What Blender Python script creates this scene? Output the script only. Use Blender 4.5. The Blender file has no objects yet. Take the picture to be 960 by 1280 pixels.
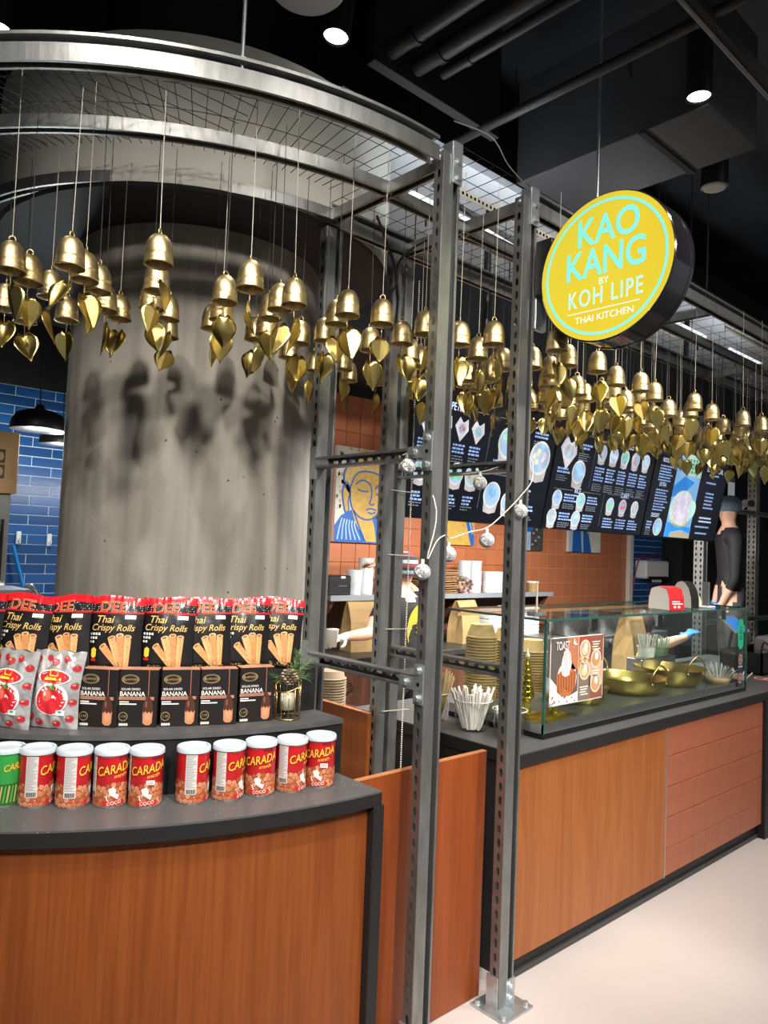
import bpy, bmesh, math, random
from mathutils import Vector, Matrix
random.seed(7)
PI = math.pi
scene = bpy.context.scene
COL = scene.collection

# ------------------------------------------------------------------ camera
def setup_camera():
    f, yaw, pitch, roll = 936.0, math.radians(47.6), math.radians(2.70), math.radians(2.32)
    d = Vector((math.cos(yaw)*math.cos(pitch), math.sin(yaw)*math.cos(pitch), math.sin(pitch)))
    rt = Vector((math.sin(yaw), -math.cos(yaw), 0)); up = rt.cross(d)
    R = rt*math.cos(roll) + up*math.sin(roll); U = up*math.cos(roll) - rt*math.sin(roll)
    cd = bpy.data.cameras.new('camera'); cam = bpy.data.objects.new('camera', cd); COL.objects.link(cam)
    cd.sensor_fit = 'VERTICAL'; cd.sensor_height = 24.0; cd.lens = 24.0*f/1280.0
    cd.clip_start = .05; cd.clip_end = 100
    m = Matrix((R, U, -d)).transposed().to_4x4(); m.translation = (0, 0, 1.65)
    cam.matrix_world = m
    scene.camera = cam
setup_camera()
CAM = Vector((0, 0, 1.65))

# ------------------------------------------------------------------ world, exposure
scene.view_settings.view_transform = 'Standard'
scene.view_settings.look = 'None'
scene.view_settings.gamma = 1.0
scene.view_settings.exposure = -0.10
try: scene.view_settings.use_curve_mapping = False
except Exception: pass
w = bpy.data.worlds.new('hall_light'); scene.world = w; w.use_nodes = True
w.node_tree.nodes['Background'].inputs[0].default_value = (.93, .96, 1.0, 1)
w.node_tree.nodes['Background'].inputs[1].default_value = .24

# ------------------------------------------------------------------ lamps
def spot(name, loc, target, power, angle, blend=.6, color=(1, .93, .84), r=.05):
    L = bpy.data.lights.new(name, 'SPOT'); L.energy = power; L.spot_size = math.radians(angle); L.spot_blend = blend
    L.color = color; L.shadow_soft_size = r
    o = bpy.data.objects.new(name, L); COL.objects.link(o); o.location = loc
    o.rotation_euler = (Vector(target)-Vector(loc)).to_track_quat('-Z', 'Y').to_euler()
    return o
def area(name, loc, target, power, sx, sy, color=(1, .95, .9)):
    L = bpy.data.lights.new(name, 'AREA'); L.shape = 'RECTANGLE'; L.size = sx; L.size_y = sy; L.energy = power; L.color = color
    o = bpy.data.objects.new(name, L); COL.objects.link(o); o.location = loc
    o.rotation_euler = (Vector(target)-Vector(loc)).to_track_quat('-Z', 'Y').to_euler()
    return o
# downlights, then three added fill spots out of view: (position of lens, aim point, power, angle)
DOWN = [((1.70, 2.25, 3.60), (1.20, 1.45, 0.9), 60, 52),
        ((3.02, 1.43, 3.60), (3.02, 1.42, 0.0), 110, 100),
        ((0.665, 2.84, 3.39), (0.80, 1.95, 1.0), 7, 70),
        ((0.30, 0.45, 4.25), (1.10, 2.20, 1.0), 300, 40),
        ((1.90, 0.20, 4.25), (2.00, 1.75, 0.6), 270, 48),
        ((3.60, 0.20, 4.25), (3.70, 1.85, 0.6), 300, 56),
        ((5.60, 0.60, 4.25), (5.40, 1.60, 0.2), 380, 70),
        ((-0.45, 0.95, 4.25), (1.25, 2.85, 1.45), 200, 34),
        ((1.0, -0.6, 4.25), (1.0, 1.0, 0.0), 220, 70),
        ((-1.6, -1.2, 4.25), (1.6, 2.4, 1.45), 760, 42),  # from here on: soft frontal fill, added to brighten posts, bells and column
        ((0.8, -2.2, 4.25), (2.1, 1.9, 1.55), 820, 44),
        ((3.2, -2.2, 4.25), (3.6, 1.9, 1.55), 800, 50)]
for i, (p, t, e, a) in enumerate(DOWN):
    spot('downlight_and_fill_lamp', p, t, e, a, r=.05 if i < 9 else .16)
# the kitchen's own tube lights, hung behind the menu screens and under the hood
KITCH = [(3.10, 2.80, 2.22), (4.24, 2.80, 2.22), (5.38, 2.80, 2.22)]
for p, pw in zip(KITCH, (46, 50, 78)):
    area('kitchen_tube_lamp', (p[0], p[1], p[2]-.035), (p[0], p[1]+.35, 0), pw, .98, .06, (1, .96, .9))
for p, e in (((1.42, 4.55, 2.16), 26), ((1.86, 5.45, 2.20), 22)):
    L = bpy.data.lights.new('pendant_bulb_lamp', 'POINT'); L.energy = e; L.shadow_soft_size = .06; L.color = (.92, 1, .97)
    o = bpy.data.objects.new('pendant_bulb_lamp', L); COL.objects.link(o); o.location = p

# tube lights lying above the mesh, shining up on the white panel
UPT = [(2.75, 2.27, 3.16), (4.35, 2.27, 3.16), (5.95, 2.27, 3.16)]
for p in UPT:
    area('mesh_tube_lamp', (p[0], p[1], p[2]+.03), (p[0], p[1]+.25, 4.0), 5.0, 1.2, .05, (.9, .95, 1))

# ------------------------------------------------------------------ materials
MATS = {}
def M(name, col, rough=.5, metal=0., emit=None, es=1., noise=0., nscale=8., bump=0., bscale=40., trans=0., ior=1.45, coat=0., alpha=1., stretch=(1, 1, 1), spec=None):
    if name in MATS: return MATS[name]
    m = bpy.data.materials.new(name); m.use_nodes = True; nt = m.node_tree; b = nt.nodes['Principled BSDF']
    b.inputs['Base Color'].default_value = (*col, 1); b.inputs['Roughness'].default_value = rough; b.inputs['Metallic'].default_value = metal
    if trans: b.inputs['Transmission Weight'].default_value = trans
    b.inputs['IOR'].default_value = ior
    if coat: b.inputs['Coat Weight'].default_value = coat; b.inputs['Coat Roughness'].default_value = .08
    if alpha < 1: b.inputs['Alpha'].default_value = alpha
    if spec is not None: b.inputs['Specular IOR Level'].default_value = spec
    if emit: b.inputs['Emission Color'].default_value = (*emit, 1); b.inputs['Emission Strength'].default_value = es
    if noise or bump:
        tc = nt.nodes.new('ShaderNodeTexCoord'); mp = nt.nodes.new('ShaderNodeMapping'); mp.inputs['Scale'].default_value = stretch
        nt.links.new(tc.outputs['Object'], mp.inputs['Vector'])
    if noise:
        n = nt.nodes.new('ShaderNodeTexNoise'); n.inputs['Scale'].default_value = nscale; n.inputs['Detail'].default_value = 5
        nt.links.new(mp.outputs[0], n.inputs['Vector'])
        r = nt.nodes.new('ShaderNodeValToRGB')
        r.color_ramp.elements[0].position = .3; r.color_ramp.elements[1].position = .7
        r.color_ramp.elements[0].color = (*[c*(1-noise) for c in col], 1); r.color_ramp.elements[1].color = (*[min(1, c*(1+noise)) for c in col], 1)
        nt.links.new(n.outputs['Fac'], r.inputs[0]); nt.links.new(r.outputs[0], b.inputs['Base Color'])
    if bump:
        n2 = nt.nodes.new('ShaderNodeTexNoise'); n2.inputs['Scale'].default_value = bscale; n2.inputs['Detail'].default_value = 3
        nt.links.new(mp.outputs[0], n2.inputs['Vector'])
        bp = nt.nodes.new('ShaderNodeBump'); bp.inputs['Strength'].default_value = bump; bp.inputs['Distance'].default_value = .01
        nt.links.new(n2.outputs['Fac'], bp.inputs['Height']); nt.links.new(bp.outputs[0], b.inputs['Normal'])
    MATS[name] = m
    return m

def mat_wood(name, c0, c1, rough=.38):
    m = M(name, c0, rough); nt = m.node_tree; b = nt.nodes['Principled BSDF']
    tc = nt.nodes.new('ShaderNodeTexCoord'); mp = nt.nodes.new('ShaderNodeMapping'); mp.inputs['Scale'].default_value = (5, 5, .45)
    nt.links.new(tc.outputs['Object'], mp.inputs['Vector'])
    n = nt.nodes.new('ShaderNodeTexNoise'); n.inputs['Scale'].default_value = 1.6; n.inputs['Detail'].default_value = 6; n.inputs['Distortion'].default_value = .6
    nt.links.new(mp.outputs[0], n.inputs['Vector'])
    w = nt.nodes.new('ShaderNodeMath'); w.operation = 'MULTIPLY'; w.inputs[1].default_value = 26
    s = nt.nodes.new('ShaderNodeMath'); s.operation = 'SINE'
    nt.links.new(n.outputs['Fac'], w.inputs[0]); nt.links.new(w.outputs[0], s.inputs[0])
    mp2 = nt.nodes.new('ShaderNodeMapping'); mp2.inputs['Scale'].default_value = (90, 90, 2.2); nt.links.new(tc.outputs['Object'], mp2.inputs['Vector'])
    n2 = nt.nodes.new('ShaderNodeTexNoise'); n2.inputs['Scale'].default_value = 1; n2.inputs['Detail'].default_value = 3; nt.links.new(mp2.outputs[0], n2.inputs['Vector'])
    mx = nt.nodes.new('ShaderNodeMath'); mx.operation = 'MULTIPLY_ADD'; mx.inputs[1].default_value = .13; nt.links.new(s.outputs[0], mx.inputs[0]); nt.links.new(n2.outputs['Fac'], mx.inputs[2])
    r = nt.nodes.new('ShaderNodeValToRGB'); r.color_ramp.elements[0].position = .3; r.color_ramp.elements[1].position = .72
    r.color_ramp.elements[0].color = (*c0, 1); r.color_ramp.elements[1].color = (*c1, 1)
    nt.links.new(mx.outputs[0], r.inputs[0]); nt.links.new(r.outputs[0], b.inputs['Base Color'])
    return m

def mat_concrete():
    m = M('concrete', (.3, .28, .25), .75); nt = m.node_tree; b = nt.nodes['Principled BSDF']
    tc = nt.nodes.new('ShaderNodeTexCoord')
    def nz(scale, sc, det=6, dist=0.):
        mp = nt.nodes.new('ShaderNodeMapping'); mp.inputs['Scale'].default_value = sc; nt.links.new(tc.outputs['Object'], mp.inputs['Vector'])
        n = nt.nodes.new('ShaderNodeTexNoise'); n.inputs['Scale'].default_value = scale; n.inputs['Detail'].default_value = det; n.inputs['Distortion'].default_value = dist
        nt.links.new(mp.outputs[0], n.inputs['Vector']); return n
    a = nz(2.2, (1, 1, .8), 7, .4); v = nz(9, (1.5, 1.5, .09), 4, .2); g = nz(60, (1, 1, 1), 3)
    r = nt.nodes.new('ShaderNodeValToRGB'); r.color_ramp.elements[0].position = .3; r.color_ramp.elements[1].position = .72
    r.color_ramp.elements[0].color = (.13, .122, .105, 1); r.color_ramp.elements[1].color = (.37, .345, .30, 1)
    ad = nt.nodes.new('ShaderNodeMath'); ad.operation = 'MULTIPLY_ADD'; ad.inputs[1].default_value = .55; nt.links.new(v.outputs['Fac'], ad.inputs[0])
    m2 = nt.nodes.new('ShaderNodeMath'); m2.operation = 'MULTIPLY'; m2.inputs[1].default_value = .48; nt.links.new(a.outputs['Fac'], m2.inputs[0]); nt.links.new(m2.outputs[0], ad.inputs[2])
    nt.links.new(ad.outputs[0], r.inputs[0])
    vo = nt.nodes.new('ShaderNodeTexVoronoi'); vo.inputs['Scale'].default_value = 11; nt.links.new(tc.outputs['Object'], vo.inputs['Vector'])
    pr = nt.nodes.new('ShaderNodeValToRGB'); pr.color_ramp.elements[0].position = .035; pr.color_ramp.elements[1].position = .06
    pr.color_ramp.elements[0].color = (.12, .11, .1, 1); pr.color_ramp.elements[1].color = (1, 1, 1, 1)
    nt.links.new(vo.outputs['Distance'], pr.inputs[0])
    mx = nt.nodes.new('ShaderNodeMix'); mx.data_type = 'RGBA'; mx.blend_type = 'MULTIPLY'; mx.inputs[0].default_value = 1
    nt.links.new(r.outputs[0], mx.inputs[6]); nt.links.new(pr.outputs[0], mx.inputs[7]); nt.links.new(mx.outputs[2], b.inputs['Base Color'])
    bp = nt.nodes.new('ShaderNodeBump'); bp.inputs['Strength'].default_value = .12; bp.inputs['Distance'].default_value = .01
    nt.links.new(g.outputs['Fac'], bp.inputs['Height']); nt.links.new(bp.outputs[0], b.inputs['Normal'])
    return m

def mat_speck(name, base, speck, scale, thr, rough):
    m = M(name, base, rough); nt = m.node_tree; b = nt.nodes['Principled BSDF']
    tc = nt.nodes.new('ShaderNodeTexCoord'); vo = nt.nodes.new('ShaderNodeTexVoronoi'); vo.inputs['Scale'].default_value = scale
    nt.links.new(tc.outputs['Object'], vo.inputs['Vector'])
    n = nt.nodes.new('ShaderNodeTexNoise'); n.inputs['Scale'].default_value = 5; n.inputs['Detail'].default_value = 4; nt.links.new(tc.outputs['Object'], n.inputs['Vector'])
    sb = nt.nodes.new('ShaderNodeMath'); sb.operation = 'MULTIPLY'; nt.links.new(n.outputs['Fac'], sb.inputs[0]); sb.inputs[1].default_value = thr*2
    lt = nt.nodes.new('ShaderNodeMath'); lt.operation = 'LESS_THAN'; nt.links.new(vo.outputs['Distance'], lt.inputs[0]); nt.links.new(sb.outputs[0], lt.inputs[1])
    mx = nt.nodes.new('ShaderNodeMix'); mx.data_type = 'RGBA'; mx.inputs[6].default_value = (*base, 1); mx.inputs[7].default_value = (*speck, 1)
    nt.links.new(lt.outputs[0], mx.inputs[0]); nt.links.new(mx.outputs[2], b.inputs['Base Color'])
    return m

def mat_brick(name, c1, c2, mortar, sc, bw, rh, rough=.3, ms=.02):
    m = M(name, c1, rough); nt = m.node_tree; b = nt.nodes['Principled BSDF']
    tc = nt.nodes.new('ShaderNodeTexCoord'); sp = nt.nodes.new('ShaderNodeSeparateXYZ'); cb = nt.nodes.new('ShaderNodeCombineXYZ')
    nt.links.new(tc.outputs['Object'], sp.inputs[0]); nt.links.new(sp.outputs[0], cb.inputs[0]); nt.links.new(sp.outputs[2], cb.inputs[1])
    t = nt.nodes.new('ShaderNodeTexBrick'); nt.links.new(cb.outputs[0], t.inputs['Vector'])
    t.inputs['Color1'].default_value = (*c1, 1); t.inputs['Color2'].default_value = (*c2, 1); t.inputs['Mortar'].default_value = (*mortar, 1)
    t.inputs['Scale'].default_value = sc; t.inputs['Mortar Size'].default_value = ms; t.inputs['Brick Width'].default_value = bw; t.inputs['Row Height'].default_value = rh
    nt.links.new(t.outputs['Color'], b.inputs['Base Color'])
    return m

STEEL = M('galvanised_steel', (.30, .31, .31), .41, .85, noise=.16, nscale=30, bump=.05, bscale=80, stretch=(1, 1, .3))
STEEL2 = M('zinc_bracket', (.52, .57, .6), .38, .85, noise=.12, nscale=60)
STAIN = M('stainless', (.5, .5, .5), .3, .95, noise=.06, nscale=12)
WOOD = mat_wood('cherry_wood', (.175, .043, .008), (.235, .063, .0125), .42)
WOOD2 = mat_wood('cherry_panel', (.245, .074, .017), (.31, .100, .025), .42)
WOOD3 = mat_wood('gate_wood', (.19, .040, .008), (.25, .056, .012), .42)
BROWNWOOD = mat_wood('dark_cabinet', (.09, .035, .02), (.15, .06, .035))
CONC = mat_concrete()
BLACK = M('black_paint', (.012, .012, .014), .6, noise=.3, nscale=3)
BLACKG = M('black_gloss', (.006, .006, .008), .15)
BLKMET = M('black_metal', (.01, .01, .011), .4)
CHAR = M('charcoal_ceiling', (.022, .023, .025), .8, noise=.3, nscale=2)
TOPM = mat_speck('counter_slab', (.085, .086, .090), (.45, .44, .43), 70, .09, .38)
EDGEM = mat_speck('slab_edge', (.012, .012, .013), (.13, .12, .12), 60, .05, .5)
RISER = M('riser_black', (.011, .011, .012), .6, noise=.3, nscale=20, spec=.3)
WHITE = M('white_plastic', (.78, .79, .8), .4)
WHITEP = M('white_plaster', (.52, .52, .47), .8, noise=.06, nscale=3)
LIDW = M('lid_white', (.50, .57, .64), .3, trans=.0)
GOLD = M('brass_bell', (.64, .51, .27), .40, 1., noise=.28, nscale=45, bump=.08, bscale=120)
GOLDL = M('brass_leaf', (.74, .59, .20), .26, 1., noise=.15, nscale=20)
GOLDP = M('brass_pan', (.62, .47, .16), .3, 1., noise=.1, nscale=14)
WIRE = M('dark_wire', (.03, .03, .03), .5, .5)
STRING = M('white_string', (.55, .52, .45), .8)
STRINGD = M('dark_string', (.05, .05, .05), .8)
KRAFT = M('kraft_paper', (.44, .28, .12), .75, noise=.1, nscale=15)
KRAFTB = M('kraft_bowl', (.37, .24, .095), .6, noise=.06, nscale=15)
KRAFTD = M('kraft_dark', (.30, .18, .08), .8, noise=.15, nscale=12)
GLASS = M('clear_glass', (.93, .98, .96), .0, trans=1., ior=1.12)
GLEDGE = M('glass_edge', (.02, .09, .08), .15)
ORANGE = M('orange_tile', (.52, .175, .075), .38, noise=.07, nscale=6)
ORANGE2 = M('orange_tile_b', (.48, .155, .066), .38, noise=.07, nscale=6)
GROUT = M('tile_grout', (.55, .28, .17), .9)
TERRA = M('terracotta_tile', (.30, .095, .048), .42, noise=.08, nscale=8)
TERRAG = M('terracotta_grout', (.22, .10, .06), .9)
BLUE = [M('blue_brick_a', (.017, .085, .27), .16, noise=.12, nscale=5), M('blue_brick_b', (.020, .10, .31), .16, noise=.12, nscale=5), M('blue_brick_c', (.014, .070, .22), .16, noise=.12, nscale=5)]
BGROUT = M('pale_grout', (.55, .66, .75), .9)
DGREY = M('dark_tile', (.028, .031, .04), .4, noise=.2, nscale=4)
FLOORM = M('polished_floor', (.50, .45, .43), .32, noise=.05, nscale=1.3, bump=.01, bscale=30)
SKIN = M('skin', (.62, .36, .26), .55, noise=.05, nscale=20)
PRINT = {}
def ink(r, g, b, rough=.4, e=0.):
    k = (round(r, 3), round(g, 3), round(b, 3), rough, e)
    if k not in PRINT:
        PRINT[k] = M('ink_%d' % len(PRINT), (r, g, b), rough, emit=(r, g, b) if e else None, es=e)
    return PRINT[k]

# ------------------------------------------------------------------ mesh helpers
def wpos(o):
    v = Vector((0, 0, 0))
    while o is not None: v = v + o.location; o = o.parent
    return v
class MB:
    def __init__(s): s.v = []; s.f = []; s.m = []; s.mats = []
    def mi(s, m):
        if m not in s.mats: s.mats.append(m)
        return s.mats.index(m)
    def add(s, vs, fs, mat):
        o = len(s.v); s.v += [Vector(v) for v in vs]; k = s.mi(mat)
        for f in fs: s.f.append([i+o for i in f]); s.m.append(k)
    def box(s, x0, x1, y0, y1, z0, z1, mat):
        s.add([(x0, y0, z0), (x1, y0, z0), (x1, y1, z0), (x0, y1, z0), (x0, y0, z1), (x1, y0, z1), (x1, y1, z1), (x0, y1, z1)],
              [(0, 3, 2, 1), (4, 5, 6, 7), (0, 1, 5, 4), (1, 2, 6, 5), (2, 3, 7, 6), (3, 0, 4, 7)], mat)
    def bbox(s, x0, x1, y0, y1, z0, z1, mat, b=.004):
        # box with chamfered vertical and horizontal edges
        bm = bmesh.new(); bmesh.ops.create_cube(bm, size=1)
        for v in bm.verts: v.co = Vector(((x0+x1)/2+v.co.x*(x1-x0), (y0+y1)/2+v.co.y*(y1-y0), (z0+z1)/2+v.co.z*(z1-z0)))
        bmesh.ops.bevel(bm, geom=bm.edges[:], offset=b, segments=1, affect='EDGES')
        bm.verts.index_update()
        s.add([v.co.copy() for v in bm.verts], [[v.index for v in f.verts] for f in bm.faces], mat); bm.free()
    def prism(s, poly, z0, z1, mat, cap=True):
        n = len(poly)
        vs = [(p[0], p[1], z0) for p in poly]+[(p[0], p[1], z1) for p in poly]
        fs = [(i, (i+1) % n, n+(i+1) % n, n+i) for i in range(n)]
        if cap: fs += [tuple(range(n-1, -1, -1)), tuple(range(n, 2*n))]
        s.add(vs, fs, mat)
    def prism_axis(s, poly, o, a, b, c, d0, d1, mat):
        # poly (p,q) in plane a,b; extruded along c from d0 to d1
        o, a, b, c = Vector(o), Vector(a), Vector(b), Vector(c); n = len(poly)
        vs = [o+a*p+b*q+c*d0 for p, q in poly]+[o+a*p+b*q+c*d1 for p, q in poly]
        s.add(vs, [(i, (i+1) % n, n+(i+1) % n, n+i) for i in range(n)]+[tuple(range(n-1, -1, -1)), tuple(range(n, 2*n))], mat)
    def tube(s, pts, r, mat, n=8, closed=False, cap=True):
        pts = [Vector(p) for p in pts]; N = len(pts); rs = r if isinstance(r, (list, tuple)) else [r]*N
        t0 = (pts[1]-pts[0]).normalized(); u = t0.orthogonal().normalized(); vs = []
        for i, p in enumerate(pts):
            if closed: t = (pts[(i+1) % N]-pts[i-1])
            else: t = pts[min(i+1, N-1)]-pts[max(i-1, 0)]
            t = t.normalized(); u = (u-t*u.dot(t))
            u = u.normalized() if u.length > 1e-6 else t.orthogonal().normalized()
            w_ = t.cross(u)
            for k in range(n):
                a = 2*PI*k/n; vs.append(p+(u*math.cos(a)+w_*math.sin(a))*rs[i])
        fs = []
        for i in range(N if closed else N-1):
            j = (i+1) % N
            for k in range(n): fs.append((i*n+k, i*n+(k+1) % n, j*n+(k+1) % n, j*n+k))
        if cap and not closed: fs += [tuple(range(n-1, -1, -1)), tuple(range((N-1)*n, N*n))]
        s.add(vs, fs, mat)
    def lathe(s, prof, mat, n=24, c=(0, 0, 0), caps=True, mats=None):
        vs = []; N = len(prof)
        for r, z in prof:
            for k in range(n): vs.append((c[0]+r*math.cos(2*PI*k/n), c[1]+r*math.sin(2*PI*k/n), c[2]+z))
        for i in range(N-1):
            fs = [(i*n+k, i*n+(k+1) % n, (i+1)*n+(k+1) % n, (i+1)*n+k) for k in range(n)]
            if i == 0: s.add(vs, fs, mats[i] if mats else mat); base = len(s.v)-len(vs)
            else:
                kk = s.mi(mats[i] if mats else mat)
                for f in fs: s.f.append([q+base for q in f]); s.m.append(kk)
        if caps:
            kk = s.mi(mat)
            if prof[0][0] > 1e-5: s.f.append([base+k for k in range(n-1, -1, -1)]); s.m.append(s.mi(mats[0] if mats else mat))
            if prof[-1][0] > 1e-5: s.f.append([base+(N-1)*n+k for k in range(n)]); s.m.append(s.mi(mats[-1] if mats else mat))
    def grid(s, fn, nu, nv, mat, matfn=None):
        vs = [fn(i/nu, j/nv) for j in range(nv+1) for i in range(nu+1)]
        o = len(s.v); s.v += [Vector(v) for v in vs]
        for j in range(nv):
            k = s.mi(matfn((j+.5)/nv) if matfn else mat)
            for i in range(nu):
                a = j*(nu+1)+i; s.f.append([o+a, o+a+1, o+a+nu+2, o+a+nu+1]); s.m.append(k)
    def sphere(s, c, r, mat, n=12, m=8, sc=(1, 1, 1)):
        vs = [(c[0], c[1], c[2]-r*sc[2])]
        for j in range(1, m):
            ph = -PI/2+PI*j/m
            for k in range(n): vs.append((c[0]+r*sc[0]*math.cos(ph)*math.cos(2*PI*k/n), c[1]+r*sc[1]*math.cos(ph)*math.sin(2*PI*k/n), c[2]+r*sc[2]*math.sin(ph)))
        vs.append((c[0], c[1], c[2]+r*sc[2])); L = len(vs)-1
        fs = [(0, 1+(k+1) % n, 1+k) for k in range(n)]+[(L, L-n+k, L-n+(k+1) % n) for k in range(n)]
        for j in range(m-2):
            for k in range(n): a = 1+j*n; fs.append((a+k, a+(k+1) % n, a+n+(k+1) % n, a+n+k))
        s.add(vs, fs, mat)
    def xf(s, mtx):
        s.v = [mtx @ v for v in s.v]; return s
    def mesh(s, name, off=None, smooth=False):
        me = bpy.data.meshes.new(name); vs = s.v if off is None else [v-off for v in s.v]
        me.from_pydata([tuple(v) for v in vs], [], s.f)
        for m in s.mats: me.materials.append(m)
        me.polygons.foreach_set('material_index', s.m)
        if smooth: me.polygons.foreach_set('use_smooth', [True]*len(s.f))
        me.update()
        return me
    def build(s, name, parent=None, smooth=False, world=True, solid=0., auto=None, loc=None):
        off = None
        if world and parent is not None: off = wpos(parent)
        if loc is not None: off = Vector(loc)
        me = s.mesh(name, off, smooth)
        o = bpy.data.objects.new(name, me); COL.objects.link(o)
        if parent is not None: o.parent = parent
        if loc is not None: o.location = Vector(loc)-(wpos(parent) if parent else Vector())
        if auto: me.set_sharp_from_angle(angle=math.radians(auto))
        if solid:
            md = o.modifiers.new('thickness', 'SOLIDIFY'); md.thickness = solid; md.offset = 0
        return o
def tag(o, label, cat, group=None):
    o['label'] = label; o['category'] = cat
    if group: o['group'] = group
    return o
def struct(o): o['kind'] = 'structure'; return o
def thing(name, loc, label, cat, group=None, rz=0.):
    o = bpy.data.objects.new(name, None); COL.objects.link(o); o.location = loc; o.rotation_euler = (0, 0, rz); o.empty_display_size = .05
    return tag(o, label, cat, group)
def dup(root, loc=None, rz=None, label=None, group=None):
    r = root.copy(); COL.objects.link(r)
    if loc is not None: r.location = loc
    if rz is not None: r.rotation_euler = (r.rotation_euler[0], r.rotation_euler[1], rz)
    if label: r['label'] = label
    if group: r['group'] = group
    for ch in list(root.children):
        c = ch.copy(); COL.objects.link(c); c.parent = r
        for g in list(ch.children):
            d = g.copy(); COL.objects.link(d); d.parent = c
    return r
_tc = {}
def glyphs(body, size=1., shear=0., offset=0., spacing=1., align='CENTER'):
    k = (body, shear, offset, spacing, align)
    if k not in _tc:
        cu = bpy.data.curves.new('t', 'FONT'); cu.body = body; cu.size = 1; cu.shear = shear; cu.offset = offset; cu.space_character = spacing
        cu.align_x = align; cu.align_y = 'CENTER'; cu.resolution_u = 4; cu.fill_mode = 'FRONT'
        ob = bpy.data.objects.new('t', cu); COL.objects.link(ob)
        dg = bpy.context.evaluated_depsgraph_get()
        me = bpy.data.meshes.new_from_object(ob.evaluated_get(dg))
        _tc[k] = ([(v.co.x, max(-.55, min(.95, v.co.y))) for v in me.vertices], [tuple(p.vertices) for p in me.polygons])
        bpy.data.objects.remove(ob); bpy.data.curves.remove(cu); bpy.data.meshes.remove(me)
    vs, fs = _tc[k]
    return [(x*size, y*size) for x, y in vs], fs
class Print(MB):
    """flat print mapped to a surface: fn(x, y, layer) -> point"""
    def __init__(s, fn, sub=False): MB.__init__(s); s.fn = fn; s.sub = sub
    def poly(s, pts, mat, l=1): s.add([s.fn(x, y, l) for x, y in pts], [tuple(range(len(pts)))], mat)
    def rect(s, x0, y0, x1, y1, mat, l=1, n=1):
        for i in range(n):
            a = x0+(x1-x0)*i/n; b = x0+(x1-x0)*(i+1)/n
            s.poly([(a, y0), (b, y0), (b, y1), (a, y1)], mat, l)
    def ell(s, cx, cy, rx, ry, mat, l=1, n=20, rot=0.):
        c, q = math.cos(rot), math.sin(rot)
        if s.sub and max(rx, ry) > .012:
            P = [(cx, cy)]+[(cx+m*rx*math.cos(2*PI*k/n)*c-m*ry*math.sin(2*PI*k/n)*q, cy+m*rx*math.cos(2*PI*k/n)*q+m*ry*math.sin(2*PI*k/n)*c) for m in (.35, .7, 1) for k in range(n)]
            s.add([s.fn(x, y, l) for x, y in P], [(0, 1+k, 1+(k+1) % n) for k in range(n)]+[(1+j*n+k, 1+(j+1)*n+k, 1+(j+1)*n+(k+1) % n, 1+j*n+(k+1) % n) for j in range(2) for k in range(n)], mat); return
        s.poly([(cx+rx*math.cos(2*PI*k/n)*c-ry*math.sin(2*PI*k/n)*q, cy+rx*math.cos(2*PI*k/n)*q+ry*math.sin(2*PI*k/n)*c) for k in range(n)], mat, l)
    def ring(s, cx, cy, r0, r1, mat, l=1, n=64, ry=1.):
        for k in range(n):
            a, b = 2*PI*k/n, 2*PI*(k+1)/n
            s.poly([(cx+r0*math.cos(a), cy+ry*r0*math.sin(a)), (cx+r1*math.cos(a), cy+ry*r1*math.sin(a)), (cx+r1*math.cos(b), cy+ry*r1*math.sin(b)), (cx+r0*math.cos(b), cy+ry*r0*math.sin(b))], mat, l)
    def stroke(s, pts, wd, mat, l=1, closed=False):
        P = [Vector((p[0], p[1])) for p in pts]; N = len(P); L, R = [], []
        for i in range(N):
            t = (P[(i+1) % N]-P[i-1]) if closed else (P[min(i+1, N-1)]-P[max(i-1, 0)])
            t = t.normalized(); nn = Vector((-t.y, t.x)); ww = wd/2
            L.append(P[i]+nn*ww); R.append(P[i]-nn*ww)
        for i in range(N if closed else N-1):
            j = (i+1) % N; s.poly([R[i], R[j], L[j], L[i]], mat, l)
    def text(s, body, x, y, size, mat, l=2, shear=0., offset=0., spacing=1., align='CENTER', sx=1., rot=0.):
        vs, fs = glyphs(body, size, shear, offset, spacing, align); c, q = math.cos(rot), math.sin(rot)
        s.add([s.fn(x+(a*sx)*c-b*q, y+(a*sx)*q+b*c, l) for a, b in vs], fs, mat)
def flat(o, r, u, eps=.0006):
    o, r, u = Vector(o), Vector(r), Vector(u); n = r.cross(u)
    return lambda x, y, l: o+r*x+u*y+n*(eps*l)
def smooth_path(pts, n=6, closed=False):
    P = [Vector(p) for p in pts]; N = len(P); out = []
    for i in range(N if closed else N-1):
        p0, p1, p2, p3 = (P[i-1] if (i > 0 or closed) else P[0]), P[i], P[(i+1) % N], (P[(i+2) % N] if (closed or i+2 < N) else P[-1])
        for k in range(n):
            t = k/n; out.append(.5*((2*p1)+(p2-p0)*t+(2*p0-5*p1+4*p2-p3)*t*t+(3*p1-p0-3*p2+p3)*t**3))
    if not closed: out.append(P[-1])
    return out
def face_cam(x, y): return math.atan2(-y, -x)+PI/2     # z rotation that turns a local -Y front to the photographer
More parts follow.
